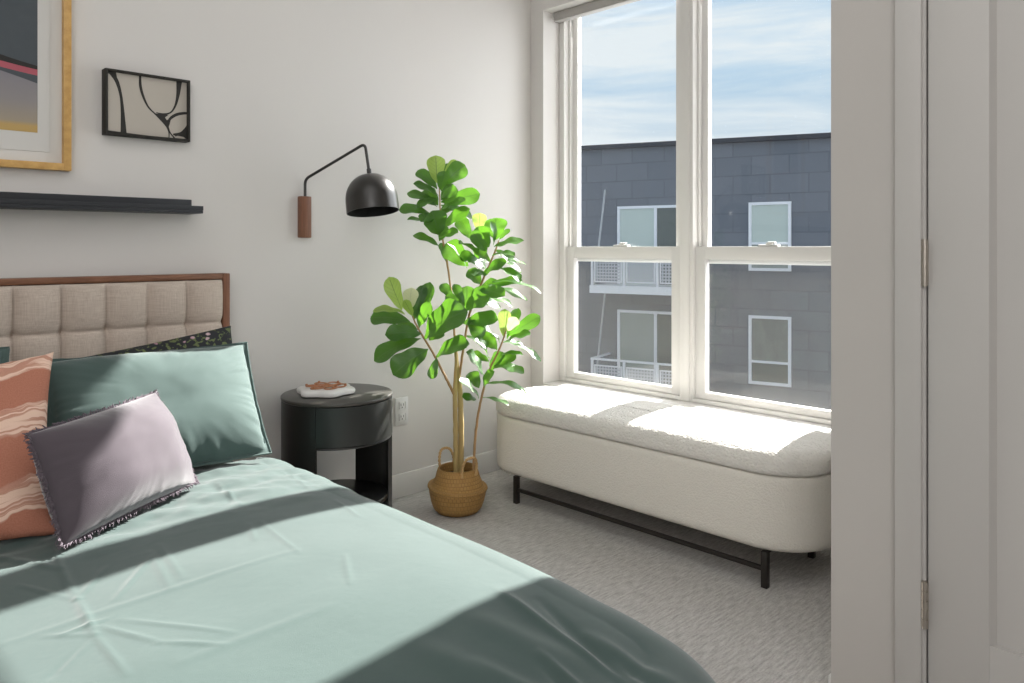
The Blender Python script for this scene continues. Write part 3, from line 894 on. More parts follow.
# outlet
oc = atY(401, 411, YA)
ol = thing('electrical_outlet', 'white double electrical outlet on the wall between nightstand and fig plant', 'outlet', (oc.x, YW, oc.z - .06))
bm = box(B(), (oc.x - .036, YW - .006, oc.z - .062), (oc.x + .036, YW, oc.z + .062), .003); obj('cover_plate', bm, M['plastic'], ol)
for s in (-1, 1):
    bm = box(B(), (oc.x - .017, YW - .0085, oc.z + s * .026 - .017), (oc.x + .017, YW - .006, oc.z + s * .026 + .017), .004)
    so = obj('socket', bm, M['plastic'], ol)
    bm = B()
    for dx, w in ((-.007, .0012), (.007, .0012)): box(bm, (oc.x + dx - w, YW - .0089, oc.z + s * .026 - .001), (oc.x + dx + w, YW - .0084, oc.z + s * .026 + .009))
    tube(bm, [(oc.x, YW - .0084, oc.z + s * .026 - .008), (oc.x, YW - .0089, oc.z + s * .026 - .008)], .0025, 10)
    obj('slot', bm, M['dark'], so, smooth=False)

# ------------------------------------------------------------------ nightstand
ns = Vector((1.587, 2.575, 0)); R0 = .208; HT = .558
nt = thing('nightstand', 'round black drum nightstand with one drawer and open base', 'nightstand', ns)
D = math.radians
def arcwall(bm, r0, r1, z0, z1, a0, a1, n=24):
    prof_ = [(r0, z0), (r1, z0), (r1, z1), (r0, z1), (r0, z0)]
    rings = lathe(bm, prof_, ns, n, D(a0), D(a1))
    for e in (0, -1): bm.faces.new([rings[k][e] for k in range(4)])
    bmesh.ops.remove_doubles(bm, verts=bm.verts, dist=1e-6)
def disc(z0, z1, r, m, name, bev=.003):
    bm = B(); lathe(bm, [(.0005, z0), (r - bev, z0), (r, z0 + bev), (r, z1 - bev), (r - bev, z1), (.0005, z1)], ns, 72); return obj(name, bm, m, nt, angle=50)
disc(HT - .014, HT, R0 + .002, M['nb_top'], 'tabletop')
disc(.388, .398, R0 - .001, M['nb'], 'drum_bottom')
disc(.150, .168, R0 - .016, M['nb'], 'lower_shelf')
for s in (0, 180):
    bm = B(); arcwall(bm, R0 - .014, R0, 0, HT - .0145, s - 36.5, s + 36.5); obj('side_panel', bm, M['nb'], nt)
bm = B(); arcwall(bm, R0 - .012, R0 - .001, .3985, HT - .0145, 36.7, 143.3); obj('back_panel', bm, M['nb'], nt)
bm = B(); arcwall(bm, R0 - .020, R0 + .0015, .3995, HT - .0165, -142.8, -37.2, 40); obj('drawer', bm, M['nb_drawer'], nt)

# scalloped stone tray with copper loops
tcn = atZ(326, 391, HT + .01); tcn.z = HT + .0005
bm = B()
n = 72
prof_ = [(0, 0), (.90, 0), (1, .005), (1.02, .014), (.99, .021), (.93, .025), (0, .025)]
rot = D(-45)
def sc_(a): return 1 + .085 * math.cos(6 * a)
rings = []
for s, z in prof_:
    s = max(s, .001)
    rings.append([bm.verts.new(tcn + Vector((.103 * s * sc_(a) * math.cos(a + .2), .103 * s * sc_(a) * math.sin(a + .2), z))) for a in [2 * PI * k / n for k in range(n)]])
for r0, r1 in zip(rings, rings[1:]):
    for k in range(n): bm.faces.new((r0[k], r0[(k + 1) % n], r1[(k + 1) % n], r1[k]))
meta(obj('tray', bm, M['stone'], origin=tcn), 'white scalloped stone tray on the black nightstand', 'tray')
tz = tcn + Vector((0, 0, .0255))
tv = thing('trivet', 'copper-brown ornament of linked loops lying on the white scalloped tray', 'ornament', tz)
def torus(c_, R_, r_, tilt=0, az=0, n=28, m=8):
    b = B()
    q_ = Matrix.Rotation(az, 3, 'Z') @ Matrix.Rotation(tilt, 3, 'X')
    tube(b, [Vector(c_) + q_ @ Vector((R_ * math.cos(2 * PI * k / n), R_ * math.sin(2 * PI * k / n), 0)) for k in range(n + 1)], r_, m, False)
    return b
obj('ring', torus(tz + Vector((0, 0, .0035)), .020, .0032), M['copper'], tv)
for k in range(6):
    a = k * PI / 3 + .35
    obj('ring', torus(tz + Vector((.050 * math.cos(a), .050 * math.sin(a), .0045)), .0245, .0028, D(4), a), M['copper'], tv)
    bm = B(); pk_ = tz + Vector((.073 * math.cos(a), .073 * math.sin(a), .003)); tube(bm, [pk_, pk_ + Vector((0, 0, .009))], [.0055, .0045], 10); obj('knob', bm, M['copper'], tv)

# ------------------------------------------------------------------ basket and plant
bc = Vector((2.110, 2.476, 0))
bk = thing('basket', 'small woven seagrass belly basket with two handles on the carpet', 'basket', bc)
bm = B()
pf = [(.001, .003), (.06, .002), (.088, .006), (.103, .022), (.113, .05), (.119, .078), (.123, .098), (.127, .106), (.124, .113), (.115, .112), (.108, .116), (.102, .130), (.094, .150), (.087, .172), (.083, .186), (.080, .188), (.078, .184), (.082, .165), (.085, .15)]
pp = []
for (r0, z0), (r1, z1) in zip(pf, pf[1:]):
    for k in range(3): pp.append((r0 + (r1 - r0) * k / 3, z0 + (z1 - z0) * k / 3))
pp.append(pf[-1])
lathe(bm, pp, bc, 96, uv=True)
for v in bm.verts:
    d = v.co - bc; a = math.atan2(d.y, d.x)
    r = math.hypot(d.x, d.y)
    if r > .05:
        k = 1 + .012 * nz(a * 2, d.z * 20, 2); v.co.x = bc.x + d.x * k; v.co.y = bc.y + d.y * k
        v.co.z += (.008 * math.sin(a - .3) if .09 < d.z < .125 else 0) + .0012 * math.sin(d.z * 700)
obj('woven_body', bm, M['basket'], bk, angle=60)
def handle(a):
    ca, sa = math.cos(a), math.sin(a); r = .084
    t_ = Vector((-sa, ca, 0)); b = bc + Vector((ca, sa, 0)) * r
    P = [b - t_ * .034 + Vector((0, 0, .165)), b - t_ * .036 + Vector((ca * .004, sa * .004, .205)), b - t_ * .024 + Vector((ca * .012, sa * .012, .238)), b + Vector((ca * .016, sa * .016, .246)), b + t_ * .024 + Vector((ca * .012, sa * .012, .238)), b + t_ * .036 + Vector((ca * .004, sa * .004, .205)), b + t_ * .034 + Vector((0, 0, .165))]
    S_ = smoothpath(P, 12); bm = B()
    for ph in (0, PI):
        pts = []
        for i, p in enumerate(S_):
            th = i * .65 + ph; tt = (S_[min(i + 1, len(S_) - 1)] - S_[max(0, i - 1)]).normalized()
            u_ = Vector((ca, sa, 0)); u_ = (u_ - tt * u_.dot(tt)).normalized(); w_ = tt.cross(u_)
            pts.append(p + (u_ * math.cos(th) + w_ * math.sin(th)) * .0028)
        tube(bm, pts, .0036, 7)
    obj('handle', bm, M['rope'], bk)
handle(D(-97)); handle(D(83))
bm = B(); lathe(bm, [(.0005, .152), (.06, .150), (.084, .146)], bc, 40)
for v in bm.verts: v.co.z += .004 * nz(v.co.x * 60, v.co.y * 60, 1)
obj('soil', bm, M['soil'], bk)

BD = bc.x * SA + bc.y * CA     # depth of plant axis
pl = thing('fig_plant', 'tall fiddle-leaf fig with broad glossy leaves standing in the seagrass basket', 'plant', bc + Vector((0, 0, .155)))
def px3(px, py, dd=0.0): return atd(px, py, BD + dd)
def stemtube(name, pts, rads, m, n=9, wob=.002):
    S_ = smoothpath([px3(*p) for p in pts], 8)
    k = len(S_) - 1
    S_ = [p + Vector((nz(i * .7, 1, 2), nz(i * .7, 5, 2), 0)) * wob for i, p in enumerate(S_)]
    rr = []
    for i in range(k + 1):
        t = i / k * (len(rads) - 1); a = min(int(t), len(rads) - 2); rr.append((rads[a] + (rads[a + 1] - rads[a]) * (t - a)) * (1 + .12 * nz(i * 2.2, 3, 8)))
    bm = B(); tube(bm, S_, rr, n); return obj(name, bm, m, pl)
stemtube('trunk', [(456, 474, -.01), (455.5, 430, -.01), (455, 393, -.01), (456, 362, 0), (455, 335, .01)], [.0115, .0105, .010, .0065, .005], M['bark'])
stemtube('trunk', [(461, 474, .01), (461, 430, .01), (460, 393, .01), (458.5, 372, .008), (456, 345, .008)], [.0125, .0125, .0115, .007, .003], M['bark'])
br = {}
br['top'] = stemtube('branch', [(455, 345, .01), (452, 300, .04), (447, 262, .07), (442, 235, .09), (440, 205, .10), (439, 176, .10)], [.005, .0045, .0045, .004, .003, .002], M['twig'])
br['left'] = stemtube('branch', [(454, 394, -.012), (446, 378, -.03), (433, 353, -.05), (418, 328, -.06), (410, 310, -.06)], [.0065, .0055, .0045, .004, .0025], M['twig'])
br['right'] = stemtube('branch', [(459, 378, .01), (464, 345, .0), (470, 312, .0), (482, 282, 0), (494, 254, .0), (499, 240, .0)], [.006, .005, .005, .0045, .004, .002], M['twig'])
br['low'] = stemtube('branch', [(473, 474, -.03), (476, 430, -.03), (481, 400, -.03), (489, 371, -.03), (499, 350, -.02), (506, 330, 0), (508, 312, 0)], [.006, .0055, .005, .0045, .004, .003, .002], M['twig'])

WP = [(0, .06), (.05, .16), (.12, .36), (.22, .56), (.34, .70), (.45, .79), (.56, .89), (.66, .98), (.74, 1.0), (.83, .94), (.90, .77), (.955, .50), (.985, .28), (1.0, .05)]
def wprof(t):
    for (a, x), (b, y) in zip(WP, WP[1:]):
        if t <= b: return x + (y - x) * (t - a) / (b - a)
    return .06
lrnd = random.Random(3)
def leaf(bm, base, tip_, width, facing, tint, mi=0, droop=.12, cup=.22):
    t = tip_ - base; L = t.length; t.normalize()
    nrm = facing - t * facing.dot(t)
    nrm.normalize(); side = t.cross(nrm)
    tl = bm.verts.layers.float.get('tint') or bm.verts.layers.float.new('tint')
    ul = bm.loops.layers.uv.verify()
    NU, NV = 8, 18
    ph = lrnd.random() * 9
    rows = []
    for j in range(NV + 1):
        s = j / NV; w = wprof(s) * width / 2
        row = []
        for i in range(NU + 1):
            a = 2 * i / NU - 1
            bend = -4 * droop * L * (s - .5) ** 2 + droop * L
            wave = .05 * width * abs(a) ** 1.5 * math.sin(s * 13 + ph + (1.6 if a > 0 else 0))
            p = base + t * (L * s) + side * (a * w) + nrm * (bend + cup * abs(a) ** 1.4 * w + wave)
            p.y = min(p.y, 2.772 - .01 * (1 - abs(a)))
            v = bm.verts.new(p); v[tl] = tint; row.append(v)
        rows.append(row)
    for j in range(NV):
        for i in range(NU):
            f = bm.faces.new((rows[j][i], rows[j][i + 1], rows[j + 1][i + 1], rows[j + 1][i])); f.material_index = mi
            for lp_, (ii, jj) in zip(f.loops, ((i, j), (i + 1, j), (i + 1, j + 1), (i, j + 1))): lp_[ul].uv = (ii / NU, jj / NV)
# (base px, tip px, width px, depth at base, depth change to the tip, facing, tint from unlit to sunlit green, material)
# facing: 'c' toward the room, 'u' upward, 'k' between, 's' toward the sun
LV = {}
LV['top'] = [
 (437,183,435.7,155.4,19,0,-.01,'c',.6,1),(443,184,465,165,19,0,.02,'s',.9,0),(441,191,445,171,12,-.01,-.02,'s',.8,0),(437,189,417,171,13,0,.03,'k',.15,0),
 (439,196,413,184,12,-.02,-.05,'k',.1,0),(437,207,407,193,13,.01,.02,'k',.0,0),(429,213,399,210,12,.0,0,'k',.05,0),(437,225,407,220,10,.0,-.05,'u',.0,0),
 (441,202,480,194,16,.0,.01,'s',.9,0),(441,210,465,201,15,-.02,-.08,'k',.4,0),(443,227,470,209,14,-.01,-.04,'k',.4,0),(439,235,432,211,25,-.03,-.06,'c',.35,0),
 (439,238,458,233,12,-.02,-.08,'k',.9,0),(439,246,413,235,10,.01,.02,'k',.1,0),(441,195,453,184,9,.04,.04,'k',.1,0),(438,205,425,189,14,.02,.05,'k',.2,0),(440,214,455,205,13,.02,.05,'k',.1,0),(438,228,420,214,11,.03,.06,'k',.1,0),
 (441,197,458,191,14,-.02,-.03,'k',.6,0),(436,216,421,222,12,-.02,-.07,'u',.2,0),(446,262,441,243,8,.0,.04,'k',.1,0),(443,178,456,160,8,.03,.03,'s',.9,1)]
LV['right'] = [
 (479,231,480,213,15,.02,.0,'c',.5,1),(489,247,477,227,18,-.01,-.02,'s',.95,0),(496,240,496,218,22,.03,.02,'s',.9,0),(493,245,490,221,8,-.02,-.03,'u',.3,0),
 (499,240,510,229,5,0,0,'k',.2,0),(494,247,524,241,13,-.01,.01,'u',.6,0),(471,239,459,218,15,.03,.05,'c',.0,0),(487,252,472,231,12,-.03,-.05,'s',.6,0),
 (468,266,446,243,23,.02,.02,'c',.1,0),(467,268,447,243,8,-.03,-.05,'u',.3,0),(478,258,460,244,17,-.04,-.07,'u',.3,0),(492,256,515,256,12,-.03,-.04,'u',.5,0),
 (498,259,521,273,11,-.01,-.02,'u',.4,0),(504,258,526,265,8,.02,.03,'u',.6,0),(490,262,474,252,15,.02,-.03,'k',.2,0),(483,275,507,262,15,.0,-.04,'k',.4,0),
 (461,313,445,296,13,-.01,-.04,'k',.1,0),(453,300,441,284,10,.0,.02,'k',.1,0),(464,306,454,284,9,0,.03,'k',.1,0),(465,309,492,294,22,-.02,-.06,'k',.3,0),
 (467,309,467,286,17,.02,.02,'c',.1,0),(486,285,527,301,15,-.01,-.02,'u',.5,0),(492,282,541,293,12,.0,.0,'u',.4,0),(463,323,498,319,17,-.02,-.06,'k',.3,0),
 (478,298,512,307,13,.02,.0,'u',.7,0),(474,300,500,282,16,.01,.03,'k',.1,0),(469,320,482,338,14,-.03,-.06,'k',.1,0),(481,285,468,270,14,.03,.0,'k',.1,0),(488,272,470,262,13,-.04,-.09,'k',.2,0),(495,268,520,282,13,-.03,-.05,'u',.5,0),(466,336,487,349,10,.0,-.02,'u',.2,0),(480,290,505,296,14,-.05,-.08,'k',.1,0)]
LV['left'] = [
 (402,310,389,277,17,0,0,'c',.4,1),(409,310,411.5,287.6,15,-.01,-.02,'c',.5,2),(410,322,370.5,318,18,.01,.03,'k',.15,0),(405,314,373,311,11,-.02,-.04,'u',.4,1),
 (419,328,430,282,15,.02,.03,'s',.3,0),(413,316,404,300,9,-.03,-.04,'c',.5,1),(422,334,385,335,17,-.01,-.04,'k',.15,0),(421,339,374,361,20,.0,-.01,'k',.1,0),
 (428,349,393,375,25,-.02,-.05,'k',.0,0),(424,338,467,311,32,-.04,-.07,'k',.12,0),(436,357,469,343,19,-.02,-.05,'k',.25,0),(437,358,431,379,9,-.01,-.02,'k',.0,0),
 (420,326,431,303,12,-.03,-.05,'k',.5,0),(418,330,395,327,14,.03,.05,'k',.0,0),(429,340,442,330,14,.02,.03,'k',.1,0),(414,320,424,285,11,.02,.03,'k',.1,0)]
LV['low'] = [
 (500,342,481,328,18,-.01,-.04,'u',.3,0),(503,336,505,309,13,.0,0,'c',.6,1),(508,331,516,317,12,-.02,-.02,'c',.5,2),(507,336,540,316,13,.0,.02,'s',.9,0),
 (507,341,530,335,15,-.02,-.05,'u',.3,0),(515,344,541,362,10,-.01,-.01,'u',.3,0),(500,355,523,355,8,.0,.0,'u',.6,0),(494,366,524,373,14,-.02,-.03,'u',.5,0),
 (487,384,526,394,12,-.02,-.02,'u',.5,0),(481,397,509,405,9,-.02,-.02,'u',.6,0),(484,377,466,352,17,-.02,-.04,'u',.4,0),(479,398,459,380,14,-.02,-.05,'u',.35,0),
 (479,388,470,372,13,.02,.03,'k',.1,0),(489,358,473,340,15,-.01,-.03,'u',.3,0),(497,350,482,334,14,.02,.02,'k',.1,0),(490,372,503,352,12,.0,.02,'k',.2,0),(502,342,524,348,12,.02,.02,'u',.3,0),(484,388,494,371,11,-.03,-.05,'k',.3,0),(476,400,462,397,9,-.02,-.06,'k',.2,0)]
SUN = Vector((1, .1, .64)).normalized()
for kk, rows in LV.items():
    bm = B(); bm.verts.layers.float.new('tint'); bm.loops.layers.uv.verify()
    more = []
    for (x0_, y0_, x1_, y1_, w, d0, dd, fc, tint, mi) in rows:
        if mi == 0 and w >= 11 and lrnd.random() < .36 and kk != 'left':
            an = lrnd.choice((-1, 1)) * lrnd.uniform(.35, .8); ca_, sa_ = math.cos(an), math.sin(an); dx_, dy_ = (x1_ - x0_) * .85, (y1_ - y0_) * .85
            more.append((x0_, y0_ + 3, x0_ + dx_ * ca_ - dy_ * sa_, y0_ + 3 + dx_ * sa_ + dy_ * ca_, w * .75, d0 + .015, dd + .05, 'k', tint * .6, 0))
    for (x0_, y0_, x1_, y1_, w, d0, dd, fc, tint, mi) in rows + more:
        extra = {'left': -.055, 'top': .10}.get(kk, 0)
        b_ = px3(x0_, y0_, d0 + extra); t_ = px3(x1_, y1_, d0 + dd + extra)
        view = -ray((x0_ + x1_) / 2, (y0_ + y1_) / 2).normalized()
        j = Vector((lrnd.uniform(-.2, .2), lrnd.uniform(-.2, .2), lrnd.uniform(-.1, .1)))
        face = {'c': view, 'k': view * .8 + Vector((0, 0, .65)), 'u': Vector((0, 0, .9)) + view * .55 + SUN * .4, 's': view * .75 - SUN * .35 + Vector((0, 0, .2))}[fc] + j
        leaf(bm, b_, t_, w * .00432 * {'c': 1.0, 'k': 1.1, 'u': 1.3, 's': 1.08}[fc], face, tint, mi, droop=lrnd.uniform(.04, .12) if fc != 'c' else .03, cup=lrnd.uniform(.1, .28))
    o = obj('leaves', bm, [M['leaf'], M['leaf_young'], M['leaf_pale']], br[kk], angle=180)
    o.location = (0, 0, 0)

# ------------------------------------------------------------------ bench
bx_, by_ = 2.575, 1.83
HX, HYb, RB = .235, .772, .20
bn = thing('storage_bench', 'long cream boucle storage bench with rounded ends under the window', 'bench', (bx_, by_, 0))
def rr_ring(d, z, nlong=110, nshort=8, nc=26):
    """rounded rectangle inset by d, fixed point count"""
    hx, hy, r = HX - d, HYb - d, max(RB - d, .0008)
    pts = []
    for cx, cy, a0 in ((1, 1, 0), (-1, 1, 90), (-1, -1, 180), (1, -1, 270)):
        ccx, ccy = cx * (hx - r), cy * (hy - r)
        for k in range(nc): 
            a = D(a0 + 90 * k / nc); pts.append((ccx + r * math.cos(a), ccy + r * math.sin(a)))
        # straight to the next corner
        ex, ey = ccx + r * math.cos(D(a0 + 90)), ccy + r * math.sin(D(a0 + 90))
        ncx, ncy = ((-1, 1), (-1, -1), (1, -1), (1, 1))[(a0 // 90)]
        fx, fy = ncx * (hx - r) + r * math.cos(D(a0 + 90)), ncy * (hy - r) + r * math.sin(D(a0 + 90))
        m = nlong if a0 in (90, 270) else nshort
        for k in range(m): pts.append((ex + (fx - ex) * k / m, ey + (fy - ey) * k / m))
    return [Vector((bx_ + x, by_ + y, z)) for x, y in pts]
def loft(bm, rings):
    R_ = [[bm.verts.new(p) for p in r] for r in rings]
    n = len(R_[0])
    for a, b in zip(R_, R_[1:]):
        for k in range(n): bm.faces.new((a[k], a[(k + 1) % n], b[(k + 1) % n], b[k]))
    return R_
ZB0, ZS, ZT = .122, .372, .455
# body: front is slightly tucked under
bm = B(); R_ = loft(bm, [rr_ring(.03, ZB0 + .0), rr_ring(.012, ZB0 + .003), rr_ring(.004, ZB0 + .018)] + [rr_ring(.0035, ZB0 + .018 + (ZS - ZB0 - .03) * k / 12) for k in range(1, 13)] + [rr_ring(.008, ZS - .004), rr_ring(.03, ZS - .003)])
bm.faces.new(R_[0][::-1]); bm.faces.new(R_[-1])
obj('body', bm, M['boucle'], bn, angle=60)
bm = B()
prof_ = [(.02, ZS), (.006, ZS + .002), (0, ZS + .010), (-.001, ZS + .025), (0, ZS + .04)]
for k in range(1, 9):
    a = k / 8 * PI / 2; prof_.append((.062 * (1 - math.cos(a)), ZS + .04 + (ZT - .006 - ZS - .04) * math.sin(a)))
for k in range(1, 14):
    d = .062 + (HX - .0635) * (k / 13) if False else .062 + (HX - .064) * k / 13 * ((HX - .002 - .062) / (HX - .064))
    prof_.append((min(d, HX - .002), ZT - .006 + .006 * math.sin(min(1, k / 9) * PI / 2)))
R_ = loft(bm, [rr_ring(d, z) for d, z in prof_])
bm.faces.new(R_[0][::-1]); bm.faces.new(R_[-1])
bm.normal_update()
mv = []
for v in bm.verts:
    if v.co.z > ZS + .008:
        mv.append((v, v.normal.copy() * (0.0030 * nz(v.co.x * 70, v.co.y * 70, v.co.z * 70) + .0018 * nz(v.co.x * 150, v.co.y * 150, v.co.z * 150))))
for v, d in mv: v.co += d
obj('lid', bm, M['boucle_lid'], bn, angle=60)
LX0, LX1, LY0, LY1 = bx_ - .228, bx_ + .12, by_ - .63, by_ + .53
for xx in (LX0, LX1):
    for yy in (LY0, LY1):
        bm = box(B(), (xx, yy, 0), (xx + .022, yy + .022, ZB0 - .002), .002); obj('leg', bm, M['black_metal'], bn)
for xx in (LX0, LX1):
    bm = box(B(), (xx + .004, LY0 + .0222, .054), (xx + .018, LY1 - .0002, .068), .001); obj('stretcher', bm, M['black_metal'], bn)
for yy in (LY0, LY1):
    bm = box(B(), (LX0 + .0222, yy + .004, .112), (LX1 - .0002, yy + .018, .1195), .001); obj('top_bar', bm, M['black_metal'], bn)

# ------------------------------------------------------------------ neighbouring building
tv_ = Vector((-.255, .967, 0)).normalized()      # along the facade, away from us
P0 = atd(770, HZ, 19.8); P0.z = 0
nv_ = Vector((-tv_.y, tv_.x, 0))                  # toward us
if nv_.dot(-P0) < 0: nv_ = -nv_
UZ = Vector((0, 0, 1))
def fac(px, py, off=0.0):
    """pixel -> (s, z) on the facade plane moved toward us by off"""
    r = ray(px, py); o_ = P0 + nv_ * off
    d = o_.dot(nv_) / (r.x * nv_.x + r.y * nv_.y)
    p = r * d; return ((Vector((p.x, p.y, 0)) - o_).dot(tv_), H + p.z)
bd = thing('neighbor_building', 'dark slate-shingled apartment building seen through the window', 'building', P0 + UZ * -7)
(ra_, rz0), (rb2, rz1) = fac(831, 138), fac(580, 150.5)
def roofz(s_): return rz0 + (rz1 - rz0) * (s_ - ra_) / (rb2 - ra_)
bm = B(); ul = bm.loops.layers.uv.verify()
S0, S1, ZG = -14, 24, -7.0
vv = [bm.verts.new(P0 + tv_ * s + UZ * z) for s, z in ((S0, ZG), (S1, ZG), (S1, roofz(S1)), (S0, roofz(S0)))]
bk_ = [bm.verts.new(v.co - nv_ * 9) for v in vv]
f = bm.faces.new(vv)
for lp_, (s, z) in zip(f.loops, ((S0, ZG), (S1, ZG), (S1, roofz(S1)), (S0, roofz(S0)))): lp_[ul].uv = (s, z)
for i in range(4): bm.faces.new((vv[i], bk_[i], bk_[(i + 1) % 4], vv[(i + 1) % 4]))
bm.faces.new(bk_[::-1])
obj('shingle_wall', bm, M['shingle'], bd, smooth=False)
bm = boxf(B(), P0 + UZ * roofz(0), (tv_ + UZ * (roofz(1) - roofz(0))), nv_, UZ, (S0 - .1, -9.1, 0), (S1 + .1, .14, .12)); obj('roof_edge', bm, M['roofcap'], bd, smooth=False)
def extwin(s0, s1, z0, z1, panes, fw=.075, name='building_window'):
    """panes: (s0, s1, z0, z1, material) inside the frame"""
    bm = B()
    for q in ((s0, s0 + fw, z0, z1), (s1 - fw, s1, z0, z1), (s0 + fw, s1 - fw, z0, z0 + fw), (s0 + fw, s1 - fw, z1 - fw, z1)):
        boxf(bm, P0, tv_, nv_, UZ, (q[0], .005, q[2]), (q[1], .06, q[3]))
    for a in panes:
        if a[5]: boxf(bm, P0, tv_, nv_, UZ, (a[5][0], .005, a[5][1]), (a[5][2], .055, a[5][3]))
    w = obj(name, bm, M['ext_white'], bd, smooth=False)
    for a in panes:
        bm = boxf(B(), P0, tv_, nv_, UZ, (a[0], .006, a[2]), (a[1], .02, a[3])); obj('pane', bm, a[4], w, smooth=False)
def winpx(x0, y0, x1, y1, split):
    a = fac(x0, y1); b = fac(x1, y0)
    s0, s1 = sorted((a[0], b[0])); z0, z1 = a[1], b[1]
    return s0, s1, z0, z1
# right column of windows
s0, s1, z0, z1 = winpx(750, 271, 791.5, 202, 0) if False else (fac(791.5, 236)[0], fac(749, 236)[0], fac(770, 271)[1], fac(770, 202)[1])
zm = z0 + .40 * (z1 - z0)
extwin(s0, s1, z0, z1, [(s0 + .07, s1 - .07, zm, z1 - .07, M['pane_blind'], None), (s0 + .07, s1 - .07, z0 + .07, zm, M['pane_mid'], (s0 + .07, zm - .03, s1 - .07, zm + .03))])
FH = z1 - fac(770, 316)[1]
for fl_ in (1, 2):
    d = -FH * fl_
    zm2 = z0 + d + .33 * (z1 - z0)
    extwin(s0, s1, z0 + d, z1 + d, [(s0 + .07, s1 - .07, zm2, z1 + d - .07, M['pane_deep'], None), (s0 + .07, s1 - .07, z0 + d + .07, zm2, M['pane_dark'], (s0 + .07, zm2 - .03, s1 - .07, zm2 + .03))])
# balcony doors
ds1 = fac(618, 230)[0]; dsm = fac(656, 230)[0]; ds0 = dsm - (ds1 - dsm) * .95
dz1 = fac(640, 206)[1]; dz0 = dz1 - 2.35
for k in range(3):
    d = -FH * k
    lm = M['pane_blind'] if k == 0 else M['pane_mid']
    extwin(ds0, ds1, dz0 + d, dz1 + d, [(dsm + .04, ds1 - .07, dz0 + d + .07, dz1 + d - .07, lm, (dsm - .04, dz0 + d + .07, dsm + .04, dz1 + d - .07)), (ds0 + .07, dsm - .04, dz0 + d + .07, dz1 + d - .07, M['pane_dark'], None)], name='balcony_door')
# balconies
BO = 1.25
bs1 = fac(589.5, 290, BO)[0]; bs0 = fac(692, 290, BO)[0]
zf1 = fac(625, 286, BO)[1]; zf0 = fac(625, 294, BO)[1]
pw = fac(592.5, 290, BO)[0] - fac(624.5, 290, BO)[0]
RH = fac(620, 362, BO)[1] - (zf1 - FH)
for k in range(2):
    d = -FH * k
    bm = boxf(B(), P0, tv_, nv_, UZ, (bs0, .01, zf0 + d), (bs1, BO, zf1 + d)); bl = obj('balcony', bm, M['ext_white'], bd, smooth=False)
    z0_, z1_ = zf1 + d, zf1 + d + RH
    s = bs1 - .06
    i = 0
    while s > bs0 - .01:
        bm = boxf(B(), P0, tv_, nv_, UZ, (s - .03, BO - .08, z0_), (s + .03, BO - .02, z1_)); obj('post', bm, M['ext_white'], bl, smooth=False)
        if s - pw > bs0 - .01:
            bm = B(); fw = .035
            a, b, c_, e = s - pw + .06, s - .06, z0_ + .08, z1_ - .13
            for q in ((a, a + fw, c_, e), (b - fw, b, c_, e), (a, b, c_, c_ + fw), (a, b, e - fw, e)):
                boxf(bm, P0, tv_, nv_, UZ, (q[0], BO - .065, q[2]), (q[1], BO - .035, q[3]))
            pf_ = obj('railing_panel', bm, M['ext_white'], bl, smooth=False)
            bm = B(); ul = bm.loops.layers.uv.verify()
            f = bm.faces.new([bm.verts.new(P0 + tv_ * x + nv_ * (BO - .05) + UZ * z) for x, z in ((a, c_), (b, c_), (b, e), (a, e))])
            for lp_, uv_ in zip(f.loops, ((a, c_), (b, c_), (b, e), (a, e))): lp_[ul].uv = uv_
            obj('perforated_sheet', bm, M['perf'], pf_, smooth=False)
        s -= pw
    bm = boxf(B(), P0, tv_, nv_, UZ, (bs0, BO - .085, z1_), (bs1 - .02, BO - .015, z1_ + .05)); boxf(bm, P0, tv_, nv_, UZ, (bs1 - .09, .02, z1_), (bs1 - .03, BO - .085, z1_ + .05)); obj('handrail', bm, M['ext_white'], bl, smooth=False)
    # brace rod from the wall to the outer corner
    top_s, top_z = fac(605.5, 190 if k == 0 else 290)
    bm = B(); tube(bm, [P0 + tv_ * top_s + UZ * (fac(605.5, 190)[1] + d) + nv_ * .03, P0 + tv_ * (bs1 - .1) + nv_ * (BO - .1) + UZ * zf1 + UZ * d], .028, 8); obj('brace_rod', bm, M['rod'], bl)
bm = box(B(), (3.3, -60, -7.2), (90, 90, -7.0)); gd = struct('ground', bm, M['ground'], smooth=False)

# ------------------------------------------------------------------ world and lights
w = bpy.data.worlds.new('world'); bpy.context.scene.world = w; w.use_nodes = True
N_ = w.node_tree.nodes; L_ = w.node_tree.links
bg = N_['Background']
tc = N_.new('ShaderNodeTexCoord'); sp = N_.new('ShaderNodeSeparateXYZ'); L_.new(tc.outputs['Generated'], sp.inputs[0])
gr = N_.new('ShaderNodeValToRGB'); e = gr.color_ramp.elements
for q_, (p, c) in zip([e[0], e[1], e.new(.5), e.new(.7)], ((0.0, (.62, .68, .72)), (.10, (.72, .84, .90)), (.25, (.47, .68, .87)), (.7, (.25, .45, .75)))):
    q_.position = p; q_.color = (*c, 1)
L_.new(sp.outputs[2], gr.inputs[0])
mp = N_.new('ShaderNodeMapping'); mp.inputs['Scale'].default_value = (2.2, 2.2, 15); mp.inputs['Rotation'].default_value = (.12, -.10, .3); L_.new(tc.outputs['Generated'], mp.inputs[0])
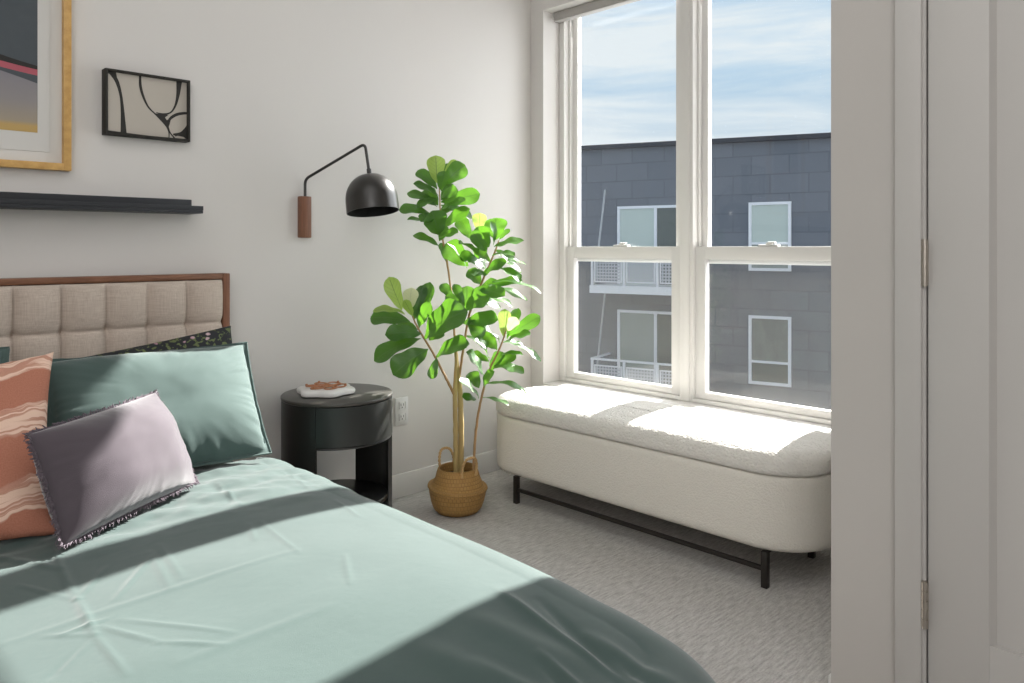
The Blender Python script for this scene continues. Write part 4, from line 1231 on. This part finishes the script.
nn = N_.new('ShaderNodeTexNoise'); nn.inputs['Scale'].default_value = 1.6; nn.inputs['Detail'].default_value = 7; nn.inputs['Roughness'].default_value = .58; nn.inputs['Distortion'].default_value = .4; L_.new(mp.outputs[0], nn.inputs['Vector'])
cr = N_.new('ShaderNodeValToRGB'); cr.color_ramp.elements[0].position = .36; cr.color_ramp.elements[1].position = .66; L_.new(nn.outputs[0], cr.inputs[0])
mx = N_.new('ShaderNodeMix'); mx.data_type = 'RGBA'; L_.new(cr.outputs[0], mx.inputs[0]); L_.new(gr.outputs[0], mx.inputs[6]); mx.inputs[7].default_value = (.83, .90, .94, 1)
L_.new(mx.outputs[2], bg.inputs['Color']); bg.inputs['Strength'].default_value = 1.0

def light(name, kind, loc, energy, color=(1, 1, 1), size=None, target=None, **kw):
    d = bpy.data.lights.new(name, kind); d.energy = energy; d.color = color
    if size: d.shape = 'RECTANGLE'; d.size, d.size_y = size
    o = bpy.data.objects.new(name, d); C.objects.link(o); o.location = loc
    if target is not None: o.rotation_euler = (Vector(target) - Vector(loc)).to_track_quat('-Z', 'Y').to_euler()
    for k, v in kw.items(): setattr(d, k, v)
    return o
sdir = Vector((-1, -.095, -.662))
s = light('sun', 'SUN', (8, 2, 6), 22.0, (1, .965, .92)); s.rotation_euler = sdir.to_track_quat('-Z', 'Y').to_euler(); s.data.angle = D(.6)
light('ceiling_fill', 'AREA', (-.1, .6, ZC - .03), 21, (1, .985, .972), (2.6, 2.6), (-.1, .6, 0))  # added unseen area lamp, soft fill from above the bed
light('back_fill', 'AREA', (-1.2, -1.2, 2.0), 34, (1, .985, .972), (1.8, 1.4), (1.6, 2.2, .8))  # added fill lamp behind the camera, no real fixture there
light('window_sky_fill', 'AREA', (3.25, YM, 1.4), 34, (.92, .96, 1), (1.5, 1.9), (0, YM, 1.2))  # added area lamp imitating sky light through the window

sc = bpy.context.scene
sc.view_settings.view_transform = 'Standard'
sc.view_settings.look = 'None'
sc.view_settings.exposure = 0
sc.cycles.max_bounces = 10
sc.cycles.transparent_max_bounces = 16
